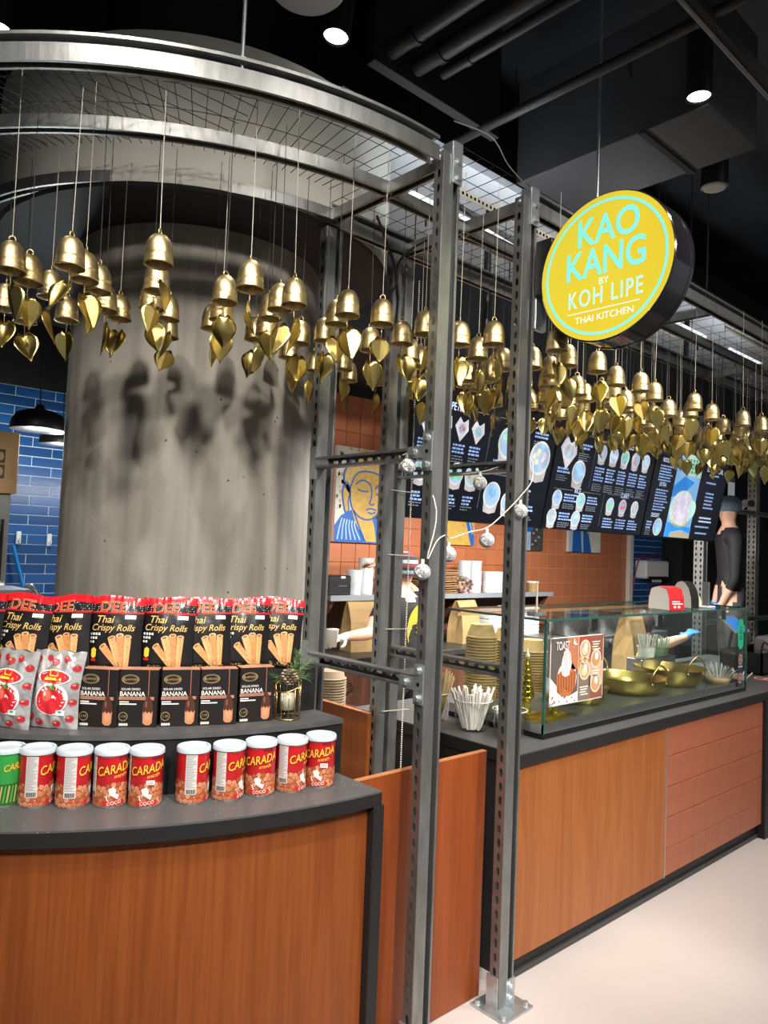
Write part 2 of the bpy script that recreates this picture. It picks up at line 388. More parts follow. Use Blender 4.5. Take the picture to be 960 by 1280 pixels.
def mat_glass(name, tint, fac):
    m = bpy.data.materials.new(name); m.use_nodes = True; nt = m.node_tree; nt.nodes.clear()
    o = nt.nodes.new('ShaderNodeOutputMaterial'); mx = nt.nodes.new('ShaderNodeMixShader'); t = nt.nodes.new('ShaderNodeBsdfTransparent'); g = nt.nodes.new('ShaderNodeBsdfGlossy')
    lw = nt.nodes.new('ShaderNodeLayerWeight'); lw.inputs[0].default_value = .5; pw = nt.nodes.new('ShaderNodeMath'); pw.operation = 'POWER'; pw.inputs[1].default_value = 4
    ml = nt.nodes.new('ShaderNodeMath'); ml.operation = 'MULTIPLY_ADD'; ml.inputs[1].default_value = fac*.55; ml.inputs[2].default_value = fac*.035
    nt.links.new(lw.outputs['Facing'], pw.inputs[0]); nt.links.new(pw.outputs[0], ml.inputs[0])
    t.inputs[0].default_value = (*tint, 1); g.inputs['Roughness'].default_value = .02
    nt.links.new(ml.outputs[0], mx.inputs[0]); nt.links.new(t.outputs[0], mx.inputs[1]); nt.links.new(g.outputs[0], mx.inputs[2]); nt.links.new(mx.outputs[0], o.inputs[0])
    return m
GLASS = mat_glass('pane_glass', (.93, .97, .95), .9)
CLEARP = mat_glass('clear_plastic', (.9, .92, .92), 1.6)
FILM = mat_glass('plastic_film', (.8, .82, .82), 3.2)

# ================================================================== SETTING
b = MB(); b.box(-8, 14, -8, 9, -.1, 0, FLOORM); struct(b.build('floor'))
b = MB(); b.box(-8, 14, -3.2, 9, 4.6, 4.7, CHAR); struct(b.build('ceiling'))
# orange tiled kitchen wall: plain wall with tiles set proud of the joints
def tile_wall(name, x0, x1, y, z0, z1, tw, th, g, mats, ptype, nmax_x=None, off=0., back=GROUT, far=None, seed=1):
    b = MB(); b.box(x0, x1, y+.012, y+.15, z0, z1, back if nmax_x is None else back)
    wall = struct(b.build(name)); rnd = random.Random(seed)
    protos = []
    for m in mats:
        t = MB(); t.bbox(-tw/2+g/2, tw/2-g/2, -.006, .006, -th/2+g/2, th/2-g/2, m, .0022); protos.append(t.mesh(ptype))
    xe = nmax_x if nmax_x else x1; r = 0; z = z1-th/2
    while z > z0+th*.3:
        x = x0+tw/2+((tw*off) if r % 2 else 0)
        while x < xe-tw*.3:
            o = bpy.data.objects.new(ptype, rnd.choice(protos)); COL.objects.link(o); o.parent = wall; o.location = (x, y+.006, z); x += tw
        z -= th; r += 1
    return wall
wb = tile_wall('wall_back', 3.05, 5.95, 4.65, 1.22, 2.87, .15, .15, .004, [ORANGE, ORANGE2], 'tile')
far_o = mat_brick('orange_tile_far', (.52, .175, .075), (.48, .155, .066), (.55, .28, .17), 1., .15, .15, .38, .003); 
for n in far_o.node_tree.nodes:
    if n.type == 'TEX_BRICK': n.offset = 0
b = MB(); b.box(5.95, 8.25, 4.652, 4.8, 0, 2.87, far_o); struct(b.build('wall_back_end'))
b = MB(); b.box(3.05, 5.95, 4.652, 4.8, 0, 1.22, far_o); struct(b.build('wall_back_base'))
b = MB(); b.box(2.6, 16, 4.62, 4.9, 2.87, 4.6, BLACK); struct(b.build('wall_upper'))
# blue brick walls
def brick_wall(name, x0, x1, y, z0, z1, seed):
    b = MB(); b.box(x0, x1, y+.010, y+.15, z0, z1, BGROUT); wall = struct(b.build(name)); rnd = random.Random(seed)
    L, H, g = .30, .0765, .008; cache = {}
    z = z0+H/2; r = 0
    while z < z1-.01:
        x = x0-(L/2 if r % 2 else 0)
        while x < x1-.01:
            a, c = max(x, x0), min(x+L, x1)
            if c-a > .03:
                mi = rnd.randrange(3); key = (round(c-a, 3), mi)
                if key not in cache:
                    t = MB(); hw = (c-a)/2-g/2; t.bbox(-hw, hw, -.006, .006, -H/2+g/2, H/2-g/2, BLUE[mi], .0015); cache[key] = t.mesh('brick')
                o = bpy.data.objects.new('brick', cache[key]); COL.objects.link(o); o.parent = wall; o.location = ((a+c)/2, y+.006, z)
            x += L
        z += H; r += 1
    return wall
brick_wall('wall_left', 1.0, 2.72, 6.2, .95, 2.79, 3)
b = MB(); b.box(-2, 3.6, 6.205, 6.4, 0, .95, M('blue_far', (.02, .10, .33), .3)); struct(b.build('wall_left_base'))
b = MB(); b.box(-2, 2.9, 6.15, 6.4, 2.79, 4.6, BLACK); struct(b.build('wall_left_top'))
b = MB(); b.box(-2, 1.0, 6.2, 6.4, .95, 2.79, M('steel_wall', (.3, .3, .3), .5)); struct(b.build('wall_left_end'))
brick_wall('wall_right', 8.27, 9.12, 4.66, .95, 2.87, 5)
b = MB(); b.box(8.2, 8.27, 4.6, 4.8, 0, 2.87, M('white_trim', (.7, .66, .6), .5)); struct(b.build('trim_1'))
b = MB(); b.box(9.1, 10.4, 4.4, 4.7, 0, 2.9, BLACK); struct(b.build('wall_dark_panel'))
b = MB(); b.box(10.38, 14, 4.0, 4.3, 0, 4.0, DGREY); wd = struct(b.build('wall_dark_tiled'))
for i in range(5):
    for j in range(6):
        t = MB(); t.bbox(10.40+i*.40, 10.79+i*.40, 3.985, 4.0, .0+j*.60, .59+j*.60, DGREY, .003); t.build('panel', wd)
b = MB(); b.box(-2.2, -2, 2, 6.4, 0, 4.6, BLACK); struct(b.build('wall_far_left'))
b = MB(); b.box(13.8, 14, -1, 4.2, 0, 4.6, BLACK); struct(b.build('wall_far_right'))
# kitchen ceiling on the left, with slot diffusers
b = MB(); b.box(-2, 2.75, 4.3, 6.2, 3.3, 3.36, M('grey_ceiling', (.10, .10, .115), .8, noise=.1)); struct(b.build('ceiling_kitchen'))
for k, (x, y) in enumerate(((.75, 4.60), (.95, 5.15))):
    s = MB(); s.box(x-.32, x+.32, y-.035, y+.035, 3.288, 3.3, BLKMET)
    for q in (-.018, .018): s.box(x-.31, x+.31, y+q-.006, y+q+.006, 3.284, 3.289, BLACKG)
    tag(s.build('slot_diffuser', loc=(x, y, 3.29)), 'black linear slot diffuser in the grey ceiling beyond the column', 'air vent', 'slot diffusers in the grey ceiling')
# white ceiling panel above the right-hand frame
PANW = M('white_panel', (.60, .64, .68), .7, noise=.05, nscale=2)
b = MB(); b.box(1.9, 9.5, 2.45, 3.40, 3.56, 3.60, PANW); struct(b.build('ceiling_panel'))
b = MB(); b.box(1.95, 10, 3.40, 4.62, 2.95, 4.6, BLACK); struct(b.build('wall_bulkhead'))

# ================================================================== COLUMN
cc = (1.73, 3.28)
t = thing('concrete_column', (cc[0], cc[1], 0), 'round bare concrete column with white drum collar behind the snack counter', 'column')
s = MB(); s.lathe([(.57, 0), (.57, 2.945)], CONC, 72, (cc[0], cc[1], 0), caps=False); s.build('shaft', t, True)
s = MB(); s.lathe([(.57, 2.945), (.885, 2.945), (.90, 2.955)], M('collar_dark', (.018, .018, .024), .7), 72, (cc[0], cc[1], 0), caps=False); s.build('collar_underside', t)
s = MB(); s.lathe([(.90, 2.955), (.90, 3.53), (.0, 3.535)], WHITEP, 72, (cc[0], cc[1], 0), caps=False); s.build('collar', t, True, auto=40)
s = MB(); s.lathe([(.5, 3.53), (.5, 4.6)], BLACK, 32, (cc[0], cc[1], 0), caps=False); s.build('upper_shaft', t, True)

# ================================================================== CURVED SNACK COUNTER
CX, CY, CR = 1.54, 3.29, 1.645
def arc(cx, cy, r, a0, a1, n): return [(cx+r*math.cos(math.radians(a0+(a1-a0)*k/n)), cy+r*math.sin(math.radians(a0+(a1-a0)*k/n))) for k in range(n+1)]
A0, A1 = -90, -172
t = thing('snack_counter', (1.0, 2.0, 0), 'curved cherry wood snack counter with black end leg', 'counter')
s = MB(); s.prism(arc(CX, CY, CR-.03, -90.9, A1, 48)+arc(CX, CY, CR-.06, A1, -90.9, 48), 0.06, .888, WOOD); s.build('front_panel', t, auto=30, smooth=True)
s = MB(); s.prism(arc(CX, CY, CR-.06, -90.9, A1, 48)+arc(CX, CY, CR-.09, A1, -90.9, 48), 0, .06, BLACK); s.build('kick_plate', t)
s = MB(); s.bbox(CX-.028, CX+.014, CY-CR, CY-CR+.50, 0, .889, EDGEM, .003); s.build('end_leg', t)
s = MB(); s.prism(arc(CX, CY, CR, A0, A1, 60)+arc(CX, CY, .98, A1, A0, 40), .889, .925, EDGEM)
s.f = s.f; o = s.build('snack_worktop', loc=(1.0, 2.0, .889))
s2 = MB(); s2.prism(arc(CX, CY, CR-.002, A0, A1, 60)+arc(CX, CY, .982, A1, A0, 40), .925, .930, TOPM); s2.build('slab_surface', o)
tag(o, 'dark grey stone worktop with scuffed edge on the curved snack counter', 'worktop')
# risers on it
SX, SY = 1.555, 3.16
s = MB(); s.prism(arc(SX, SY, 1.30, -90, -165, 48)+arc(SX, SY, .92, -165, -90, 40), .9302, 1.085, RISER)
o = s.build('display_riser', loc=(1.1, 2.2, .9302)); tag(o, 'black lower display step that carries the chocolate banana boxes', 'display stand')
s = MB(); s.prism(arc(SX, SY, 1.305, -90, -165, 48)+arc(SX, SY, .92, -165, -90, 40), 1.085, 1.10, M('riser_top', (.06, .06, .062), .55, noise=.15, nscale=25)); s.build('top_board', o)
s = MB(); s.prism(arc(SX, SY, 1.15, -90, -165, 48)+arc(SX, SY, .93, -165, -90, 40), 1.1002, 1.24, RISER)
o = s.build('display_riser', loc=(1.1, 2.3, 1.1002)); tag(o, 'black upper display step that carries the crispy roll bags', 'display stand')

# ================================================================== STEEL STRUT FRAME
W2 = .0413
def chan_profile(w=W2):
    h = w/2; lip = .0122
    return [(-lip-.0005, h-.008), (-lip-.0005, h), (-h, h), (-h, -h), (h, -h), (h, h), (lip+.0005, h), (lip+.0005, h-.008)]   # (side, open)
def strut(name, p0, p1, od, parent, slots=True, mat=STEEL, w=W2, skip=None):
    p0, p1, od = Vector(p0), Vector(p1), Vector(od).normalized(); ax = (p1-p0); L = ax.length; ax.normalize(); sd = ax.cross(od)
    b = MB(); P = chan_profile(w)
    def pt(s_, o_, d): return p0+sd*s_+od*o_+ax*d
    for i in range(len(P)-1):
        if (slots and i == 3) or i == skip: continue
        b.add([pt(*P[i], 0), pt(*P[i+1], 0), pt(*P[i+1], L), pt(*P[i], L)], [(0, 1, 2, 3)], mat)
    if slots:
        n = max(1, int(L/.05)); c = L/n; h = w/2; hx, hy = .0072, .0142
        for k in range(n):
            d0, d1 = k*c, (k+1)*c; m = (d0+d1)/2
            out = [(-h, d0), (0, d0), (h, d0), (h, m-.004), (h, m+.004), (h, d1), (0, d1), (-h, d1), (-h, m+.004), (-h, m-.004)]
            inn = [(-hx*.6, m-hy), (0, m-hy-.0015), (hx*.6, m-hy), (hx, m-hy*.55), (hx, m+hy*.55), (hx*.6, m+hy), (0, m+hy+.0015), (-hx*.6, m+hy), (-hx, m+hy*.55), (-hx, m-hy*.55)]
            vs = [pt(a, -h, d) for a, d in out]+[pt(a, -h, d) for a, d in inn]; N = 10
            b.add(vs, [(i, (i+1) % N, N+(i+1) % N, N+i) for i in range(N)], mat)
    return b.build(name, parent, solid=.0026)
def arc_rail(name, cx, cy, r, z, a0, a1, n, mode, parent, w=W2):
    # mode 'down': opening faces the floor; 'out': opening faces away from the centre
    P = chan_profile(w); b = MB()
    for k in range(n):
        q = []
        for a in (a0+(a1-a0)*k/n, a0+(a1-a0)*(k+1)/n):
            a = math.radians(a); row = []
            for s_, o_ in P:
                rr, zz = (r+s_, z-o_) if mode == 'down' else (r+o_, z+s_)
                row.append((cx+rr*math.cos(a), cy+rr*math.sin(a), zz))
            q.append(row)
        N = len(P); b.add(q[0]+q[1], [(i, i+1, N+i+1, N+i) for i in range(N-1)], STEEL)
    return b.build(name, parent, solid=.0026)
FR = thing('strut_frame', (2.25, 1.74, 0), 'galvanised slotted steel strut frame with curved rails carrying the bells', 'frame')
def bolt(parent, p, nrm, r=.011):
    nrm = Vector(nrm); b = MB(); b.tube([Vector(p), Vector(p)+nrm*.003], r*1.35, STEEL2, 14); b.tube([Vector(p)+nrm*.003, Vector(p)+nrm*.012], r, STEEL2, 6); b.build('bolt', parent)
def plate(name, o, a, bb, poly, th, bolts, parent=FR, holes=()):
    o, a, bb = Vector(o), Vector(a), Vector(bb); n = a.cross(bb); s = MB(); s.prism_axis(poly, o, a, bb, n, 0, th, STEEL2); ob = s.build(name, parent)
    for p, q in bolts: bolt(ob, o+a*p+bb*q+n*th, n)
    for p, q in holes:
        h = MB(); c = o+a*p+bb*q+n*(th+.0004); h.add([c+(a*math.cos(k*PI/6)+bb*math.sin(k*PI/6))*.007 for k in range(12)], [tuple(range(12))], BLACKG); h.build('hole', ob)
    return ob
ZF = 2.955     # underside of the overhead rails
def double_post(x, y, z0, z1, parent=FR):
    p = strut('post', (x-W2/2, y, z0), (x-W2/2, y, z1), (1, 0, 0), parent, True)
    strut('post', (x+W2/2, y, z0), (x+W2/2, y, z1), (0, -1, 0), parent, False, skip=2)
    return p
Y1, Y2 = 1.74, 2.40
X1, X2 = 1.82, 2.262
for x in (X1, X2): double_post(x, Y1, .008, 3.0 if x == X1 else 3.0)
strut('post', (X1, Y2, 0), (X1, Y2, 2.94), (1, 0, 0), FR, True); strut('post', (X1+W2, Y2, 0), (X1+W2, Y2, 2.94), (0, -1, 0), FR, False)
double_post(2.215, Y2, 0, 2.94); strut('post', (2.285, Y2+.01, 0), (2.285, Y2+.01, 2.94), (-1, 0, 0), FR, True)
for x in (6.60, 7.75):
    double_post(x, 3.0, 0, 2.94); strut('post', (x-.02, 3.044, 0), (x-.02, 3.044, 2.94), (1, 0, 0), FR, True); strut('post', (x+.022, 3.044, 0), (x+.022, 3.044, 2.94), (0, 1, 0), FR, False)
strut('rail', (6.55, 3.02, 2.94+W2/2), (8.6, 3.02, 2.94+W2/2), (0, 0, -1), FR, False)
strut('post', (8.6, Y1, 0), (8.6, Y1, 2.96), (1, 0, 0), FR, True)
# base plates
for x in (X1, X2):
    s = MB(); s.bbox(x-.085, x+.085, Y1-.085, Y1+.075, 0, .008, STEEL2, .002); bp = s.build('base_plate', FR)
    for dx, dy in ((-.065, -.062), (.065, -.062), (.065, .055), (-.065, .055)): bolt(bp, (x+dx, Y1+dy, .008), (0, 0, 1), .010)
    s = MB(); s.box(x-.005, x+W2+.003, Y1-W2/2-.007, Y1-W2/2-.001, .008, .10, STEEL2); s.box(x-W2-.008, x-W2-.002, Y1-.02, Y1+.03, .008, .12, STEEL2); f_ = s.build('post_foot', FR)
    for z in (.035, .075): bolt(f_, (x+W2/2, Y1-W2/2-.007, z), (0, -1, 0))
# curved overhead rails (front: two channels stacked)
def ang(cx, cy, x, y): return math.degrees(math.atan2(y-cy, x-cx))
arc_rail('curved_rail', 1.69, 3.26, 1.52, ZF+W2/2, -87.5, -178, 60, 'down', FR)
arc_rail('curved_rail', 1.69, 3.26, 1.52, ZF+W2*1.5+.001, -87.5, -178, 60, 'out', FR)
arc_rail('curved_rail', 1.90, 3.63, 1.60, ZF+W2/2, -93, -170, 48, 'down', FR)
arc_rail('curved_rail', 1.88, 3.49, 1.13, ZF+W2/2, -93, -185, 48, 'down', FR)
# rails along the counter
for y, two in ((Y1, True), (2.05, False), (Y2, True)):
    strut('rail', (X1 if y > 1.8 else X2, y, ZF+W2/2), (8.6, y, ZF+W2/2), (0, 0, -1), FR, False)
    if two: strut('rail', (X1 if y > 1.8 else X2, y, ZF+W2*1.5), (8.6, y, ZF+W2*1.5), (0, -1, 0), FR, False)
for x in (X1, X2, 3.9, 5.28, 6.2, 7.5):
    strut('cross_rail', (x, Y1+.03, ZF-W2/2-.002+.045), (x, Y2+.02, ZF-W2/2-.002+.045), (0, 0, -1), FR, False)
# horizontal ties between the posts (front to back, two heights) and along the far run
for z in (1.975, 1.205):
    strut('tie_rail', (X1-.004, Y1+.03, z), (X1-.004, Y2-.02, z), (-1, 0, 0), FR, True)
    strut('tie_rail', (X2-.004, Y1+.03, z), (X2-.004, Y2-.02, z), (-1, 0, 0), FR, True)
for z in (2.13, 1.10): strut('tie_rail', (6.64, 2.99, z), (8.6, 2.99, z), (0, -1, 0), FR, False)
tee = [(-.09, .02), (-.02, .02), (-.02, .065), (.022, .065), (.022, -.065), (-.02, -.065), (-.02, -.02), (-.09, -.02)]
for z in (1.975, 1.205):
    plate('tee_bracket', (X1-W2-.003, Y1, z), (0, -1, 0), (0, 0, 1), tee, .006, [(0, .045), (0, -.045), (-.06, 0)], holes=[(0, 0)])
    plate('tee_bracket', (X1-W2/2-.003, Y2, z), (0, 1, 0), (0, 0, 1), tee, .006, [(0, .045), (0, -.045), (-.06, 0)], holes=[(0, 0)])
plate('tee_bracket', (6.62, 2.97, 2.13), (1, 0, 0), (0, 0, 1), [(-.022, .065), (.022, .065), (.022, .02), (.09, .02), (.09, -.02), (.022, -.02), (.022, -.065), (-.022, -.065)], .006, [(0, .045), (0, -.045), (.06, 0)])
# corner plates at the post heads
sq = [(-.022, -.055), (.022, -.055), (.022, .09), (-.022, .09)]
for x in (X1, X2):
    plate('corner_bracket', (x+W2/2, Y1-W2/2-.003, 2.955), (1, 0, 0), (0, 0, 1), sq, .006, [(0, -.035), (0, .022), (0, .068)][:2])
    plate('corner_bracket', (x+W2+.003, Y1-.0, 2.975), (0, 1, 0), (0, 0, 1), [(-.022, -.03), (.022, -.03), (.022, .06), (-.022, .06)], .006, [(0, .04)])
    s = MB(); s.box(x-.005, x+W2+.004, Y1-W2/2-.004, Y1+W2/2, 3.0, 3.045, STEEL2); s.box(x+.002, x+W2-.003, Y1-W2/2-.006, Y1+W2/2-.006, 3.004, 3.041, BLACKG); s.build('post_cap', FR)
# perforated flat bars lying on the frame
for (x0, y0, x1_, y1_) in ((1.86, 2.18, 2.28, 2.14), (1.95, 1.93, 2.9, 1.93), (2.4, 2.20, 4.4, 2.20), (4.4, 1.90, 7.5, 1.90)):
    o = Vector((x0, y0, 3.02)); a = Vector((x1_-x0, y1_-y0, 0)); L = a.length; a.normalize(); n = int(L/.024); s = MB(); s.prism_axis([(0, 0), (L, 0), (L, .03), (0, .03)], o, a, Vector((0, 0, 1)), a.cross(Vector((0, 0, 1))), 0, .003, M('cream_bar', (.62, .6, .5), .5))
    ob = s.build('perforated_bar', FR); h = MB(); nn = a.cross(Vector((0, 0, 1)))
    for k in range(n):
        c = o+a*(.012+k*.024)+Vector((0, 0, .015))
        for e in (-.0006, .0036): h.add([c+nn*e+(a*math.cos(q*PI/4)+Vector((0, 0, 1))*math.sin(q*PI/4))*.0068 for q in range(8)], [tuple(range(8))], BLACKG)
    h.build('holes', ob)

# wire mesh on top of the rails
s = MB(); zw = 3.043; rw = .0014
def wline(p, q): s.tube([p, q], rw, WIRE, 4, cap=False)
x = X1
while x < 8.6:
    wline((x, Y1-.02, zw), (x, Y2+.05, zw)); x += .075 if x < 4 else .15
for y in (1.72, 1.87, 2.02, 2.17, 2.32, 2.45): wline((X1, y, zw+.003), (8.6, y, zw+.003))
for k in range(44):
    a = math.radians(-87-2.15*k); r0 = .96
    wline((1.69+r0*math.cos(a), 3.26+r0*math.sin(a), zw), (1.69+1.53*math.cos(a), 3.26+1.53*math.sin(a), zw))
for r_ in (1.06, 1.20, 1.34, 1.47): s.tube([(1.69+r_*math.cos(math.radians(-87-3*k)), 3.26+r_*math.sin(math.radians(-87-3*k)), zw+.003) for k in range(31)], rw, WIRE, 4, cap=False)
y = 2.05
while y < 3.1:
    d = 1.53**2-(y-3.26)**2; xl = 1.69-math.sqrt(max(d, 0)); d2 = .97**2-(y-3.26)**2
    xr = min(1.69-math.sqrt(d2) if d2 > 0 else 1.25, 1.25)
    if xr > xl+.03: wline((xl, y, zw+.006), (xr, y, zw+.006))
    y += .062
tag(s.build('wire_mesh', loc=(2.25, 1.74, zw)), 'thin welded wire mesh laid across the overhead strut rails', 'wire mesh')
# curled spare wire at the post heads
s = MB(); s.tube(smooth_path([(1.80, 1.70, 3.10), (1.95, 1.66, 3.09), (2.1, 1.70, 3.06), (2.27, 1.72, 3.03)], 6), .0022, STEEL2, 5); tag(s.build('loose_wire', loc=(1.8, 1.7, 3.1)), 'loose bent wire bridging the two front post heads', 'wire')
s = MB()
s.tube(smooth_path([(1.95, 2.25, 2.99), (2.05, 2.3, 2.93), (2.15, 2.33, 2.80), (2.10, 2.36, 2.68), (2.17, 2.36, 2.6), (2.2, 2.37, 2.72), (2.18, 2.35, 2.9), (2.3, 2.2, 3.0), (2.6, 2.1, 2.985)], 8), .006, BLKMET, 6)
tag(s.build('black_cable', loc=(2.1, 2.3, 2.7)), 'black cable looped over the back post behind the bells', 'cable')
s = MB(); s.tube(smooth_path([(2.02, 2.0, 3.06), (2.3, 2.05, 3.05), (3.0, 2.12, 3.06), (4.2, 2.15, 3.06), (7.5, 2.2, 3.06)], 6), .012, STEEL2, 8); tag(s.build('conduit_pipe', loc=(2.02, 2.0, 3.06)), 'thin steel conduit lying on the overhead frame', 'conduit')
# hanger rods to the ceiling
for (x, y) in ((1.08, 1.87), (2.75, 1.74), (4.85, 1.74), (7.0, 1.74)):
    s = MB(); s.tube([(x, y, 3.0), (x, y, 4.6)], .006, STEEL2, 8); s.tube([(x, y, 3.035), (x, y, 3.05)], .014, STEEL2, 6); tag(s.build('hanger_rod', loc=(x, y, 3.0)), 'threaded steel hanger rod holding the strut frame', 'rod', 'hanger rods of the frame')

# ================================================================== RIGHT FOOD COUNTER
RX0, RX1, RY0 = 2.385, 6.25, 1.785
t = thing('food_counter', (3.6, 2.1, 0), 'straight food counter faced with cherry wood and terracotta tiles', 'counter')
s = MB(); s.box(RX0+.02, 3.598, RY0+.015, RY0+.035, .085, .82, WOOD2); s.build('wood_panel', t)
s = MB(); s.box(3.602, 4.80, RY0+.022, RY0+.035, .085, .82, TERRAG); tp = s.build('tile_panel', t)
pt = MB(); pt.bbox(-.0735, .0735, -.005, .005, -.0735, .0735, TERRA, .002); pm = pt.mesh('tile')
for i in range(8):
    for j in range(5):
        z = .82-.0745-.15*j; hgt = 1
        o = bpy.data.objects.new('tile', pm); COL.objects.link(o); o.parent = tp; o.location = Vector((3.602+.0755+i*.1497, RY0+.017, z if j < 4 else .82-.0745-.15*3-.075-.0655))-wpos(tp)
        if j == 4: o.scale = (1, 1, .89)
s = MB(); s.box(3.597, 3.603, RY0+.010, RY0+.035, .085, .82, STEEL2); s.build('divider_strip', t)
s = MB(); s.box(RX0+.03, 4.8, RY0+.045, RY0+.06, 0, .085, BLACK); s.box(RX0+.03, 4.8, RY0+.033, RY0+.045, 0, .022, M('kick_trim', (.04, .04, .042), .5)); s.build('kick_plate', t)
s = MB(); s.bbox(4.80, 4.93, RY0-.01, RY0+.3, 0, .82, EDGEM, .003); s.build('end_pillar', t)
s = MB(); s.box(RX0+.015, RX0+.035, RY0+.02, 2.72, 0, .82, BLACK); s.build('end_panel', t)
s = MB(); s.box(4.95, 6.25, RY0+.02, RY0+.04, 0, .82, BLACK); s.build('front_panel', t)
s = MB(); s.bbox(RX0, RX1, RY0-.005, 2.78, .822, .872, EDGEM, .003); o = s.build('food_worktop', loc=(3.6, 2.1, .822)); tag(o, 'long dark stone worktop under the glass display case', 'worktop')
s = MB(); s.box(RX0+.003, RX1-.003, RY0-.002, 2.777, .872, .8735, TOPM); s.build('slab_surface', o)
# wood closing panels between the two counters
s = MB(); s.box(1.575, 2.245, 1.83, 1.85, .004, .898, WOOD3); o = s.build('gate_panel', loc=(1.9, 1.84, .004)); tag(o, 'reddish cherry wood panel closing the gap between the strut posts', 'panel')
s = MB(); s.box(1.575, 2.245, 1.829, 1.851, .898, .901, M('wood_edge', (.45, .17, .07), .5)); s.build('edge_band', o)
s = MB(); s.box(2.10, 2.12, 2.35, 2.80, .004, .955, WOOD); o = s.build('side_panel', loc=(2.11, 2.7, .004)); tag(o, 'low cherry wood side panel behind the slotted back post', 'panel')
s = MB(); s.box(2.099, 2.121, 2.35, 2.80, .955, .958, M('wood_edge', (.45, .17, .07), .5)); s.build('edge_band', o)

# ================================================================== GLASS DISPLAY CASE
KX0, KX1, KY0, KY1, KZ0, KZ1 = 2.65, 4.72, 1.865, 2.40, .8737, 1.365
t = thing('display_case', (3.6, 2.1, KZ0), 'long glass food display case with black base on the stone worktop', 'display case')
s = MB(); s.bbox(KX0, KX1, KY0, KY1, KZ0, KZ0+.022, BLACKG, .003); s.build('base', t)
s = MB(); s.box(KX0+.012, KX1-.012, KY0+.012, KY1-.012, KZ0+.022, KZ0+.034, M('case_deck', (.22, .23, .21), .25, .6)); s.build('deck', t)
s = MB()
for (a0, a1, b0, b1) in ((KX0+.004, KX1-.004, KY0+.004, KY0+.010), (KX0+.004, KX0+.010, KY0, KY1), (KX1-.010, KX1-.004, KY0, KY1)): s.box(a0, a1, b0, b1, KZ0+.022, KZ0+.062, STAIN)
s.build('steel_skirt', t)
g = .004
for nm, (a0, a1, b0, b1, c0, c1) in {'front_pane': (KX0+.012, KX1-.012, KY0+.002, KY0+.008, KZ0+.03, KZ1), 'left_pane': (KX0+.002, KX0+.008, KY0+.01, KY1, KZ0+.03, KZ1), 'right_pane': (KX1-.008, KX1-.002, KY0+.01, KY1, KZ0+.03, KZ1), 'top_pane': (KX0-.006, KX1+.006, KY0-.006, KY1+.02, KZ1+.001, KZ1+.011)}.items():
    s = MB(); s.box(a0, a1, b0, b1, c0, c1, GLASS); p = s.build(nm, t)
    if nm != 'top_pane': continue
    e = MB(); q = .0012
    e.box(a0-q, a1+q, b0-q, b0, c0, c1, GLEDGE); e.box(a0-q, a0, b0, b1, c0, c1, GLEDGE); e.box(a1, a1+q, b0, b1, c0, c1, GLEDGE); e.box(a0, a1, b1, b1+q, c0, c1, GLEDGE); e.build('pane_edge', p)
for x in (KX0+.004, KX1-.010): s = MB(); s.box(x, x+.007, KY0-.001, KY0+.010, KZ0+.02, KZ1, GLEDGE); s.build('corner_joint', t)
for x in (KX0+.40, KX1-.30): s = MB(); s.bbox(x-.018, x+.018, KY0+.009, KY0+.022, KZ1-.055, KZ1, BLKMET, .003); s.build('clamp', t)
s = MB(); s.bbox(KX0+.03, KX0+.09, KY0+.20, KY0+.235, KZ1-.06, KZ1, BLKMET, .003); s.build('clamp', t)
s = MB(); s.box(KX0+.02, KX1-.02, KY1-.02, KY1-.01, KZ1-.025, KZ1-.01, M('warm_strip', (.75, .42, .2), .4)); s.build('wooden_strip', t)
# poster taped to the front pane
PX0, PX1, PZ0, PZ1 = 2.685, 3.10, 1.005, 1.295
pf = flat((PX0, KY0-.0015, PZ0), (1, 0, 0), (0, 0, 1)); s = Print(pf); W_, H_ = PX1-PX0, PZ1-PZ0
s.rect(0, 0, W_, H_, ink(.82, .80, .78)); h = .21
s.rect(.004, .004, h, H_-.004, ink(.10, .09, .085), 2); s.rect(.12, H_*.5, h, H_-.004, ink(.42, .16, .08), 3)
s.poly([(.004, .004), (h, .004), (h, .05), (.15, .035), (.08, .06), (.004, .12)], ink(.75, .73, .72), 4); s.ell(.125, .11, .075, .075, ink(.68, .62, .58), 3)
s.poly([(.045, .13), (.05, .06), (.09, .035), (.15, .035), (.19, .07), (.195, .135), (.16, .15), (.09, .15)], ink(.42, .14, .05), 5)
for k in range(7): s.stroke([(.06+k*.02, .135), (.062+k*.0195, .06+.01*math.sin(k))], .006, ink(.22, .06, .02), 6)
s.poly([(.085, .13), (.08, .18), (.095, .225), (.12, .24), (.145, .22), (.155, .17), (.14, .125), (.11, .118)], ink(.85, .83, .82), 7)
for k in range(4): s.stroke(smooth_path([(.092+k*.016, .232-.006*abs(k-1.5), 0), (.098+k*.014, .18, 0), (.094+k*.016, .13, 0)], 4), .0035, ink(.35, .13, .06), 8)
s.text('TOAST', .085, .252, .052, ink(.05, .02, .01), 9, sx=.62, offset=.02); s.text('TOAST', .085, .252, .052, ink(.9, .88, .85), 10, sx=.62)
for k in range(3): s.stroke([(.165, .245+.004*k), (.172+.012*k, .28-.012*k)], .005, ink(.9, .9, .88), 9)
for k in range(14): s.ell(random.uniform(.01, .19), random.uniform(.008, .07), .005, .004, ink(.2, .07, .05), 6, 8)
s.rect(.214, .004, W_-.004, H_-.004, ink(.26, .09, .055), 2); s.rect(.214, .12, .30, .2, ink(.55, .2, .06), 3); s.rect(.30, .06, W_-.004, .17, ink(.62, .36, .25), 3); s.rect(.214, .004, .31, .11, ink(.2, .15, .12), 3); s.rect(.214, .2, .30, H_-.004, ink(.32, .07, .05), 3)
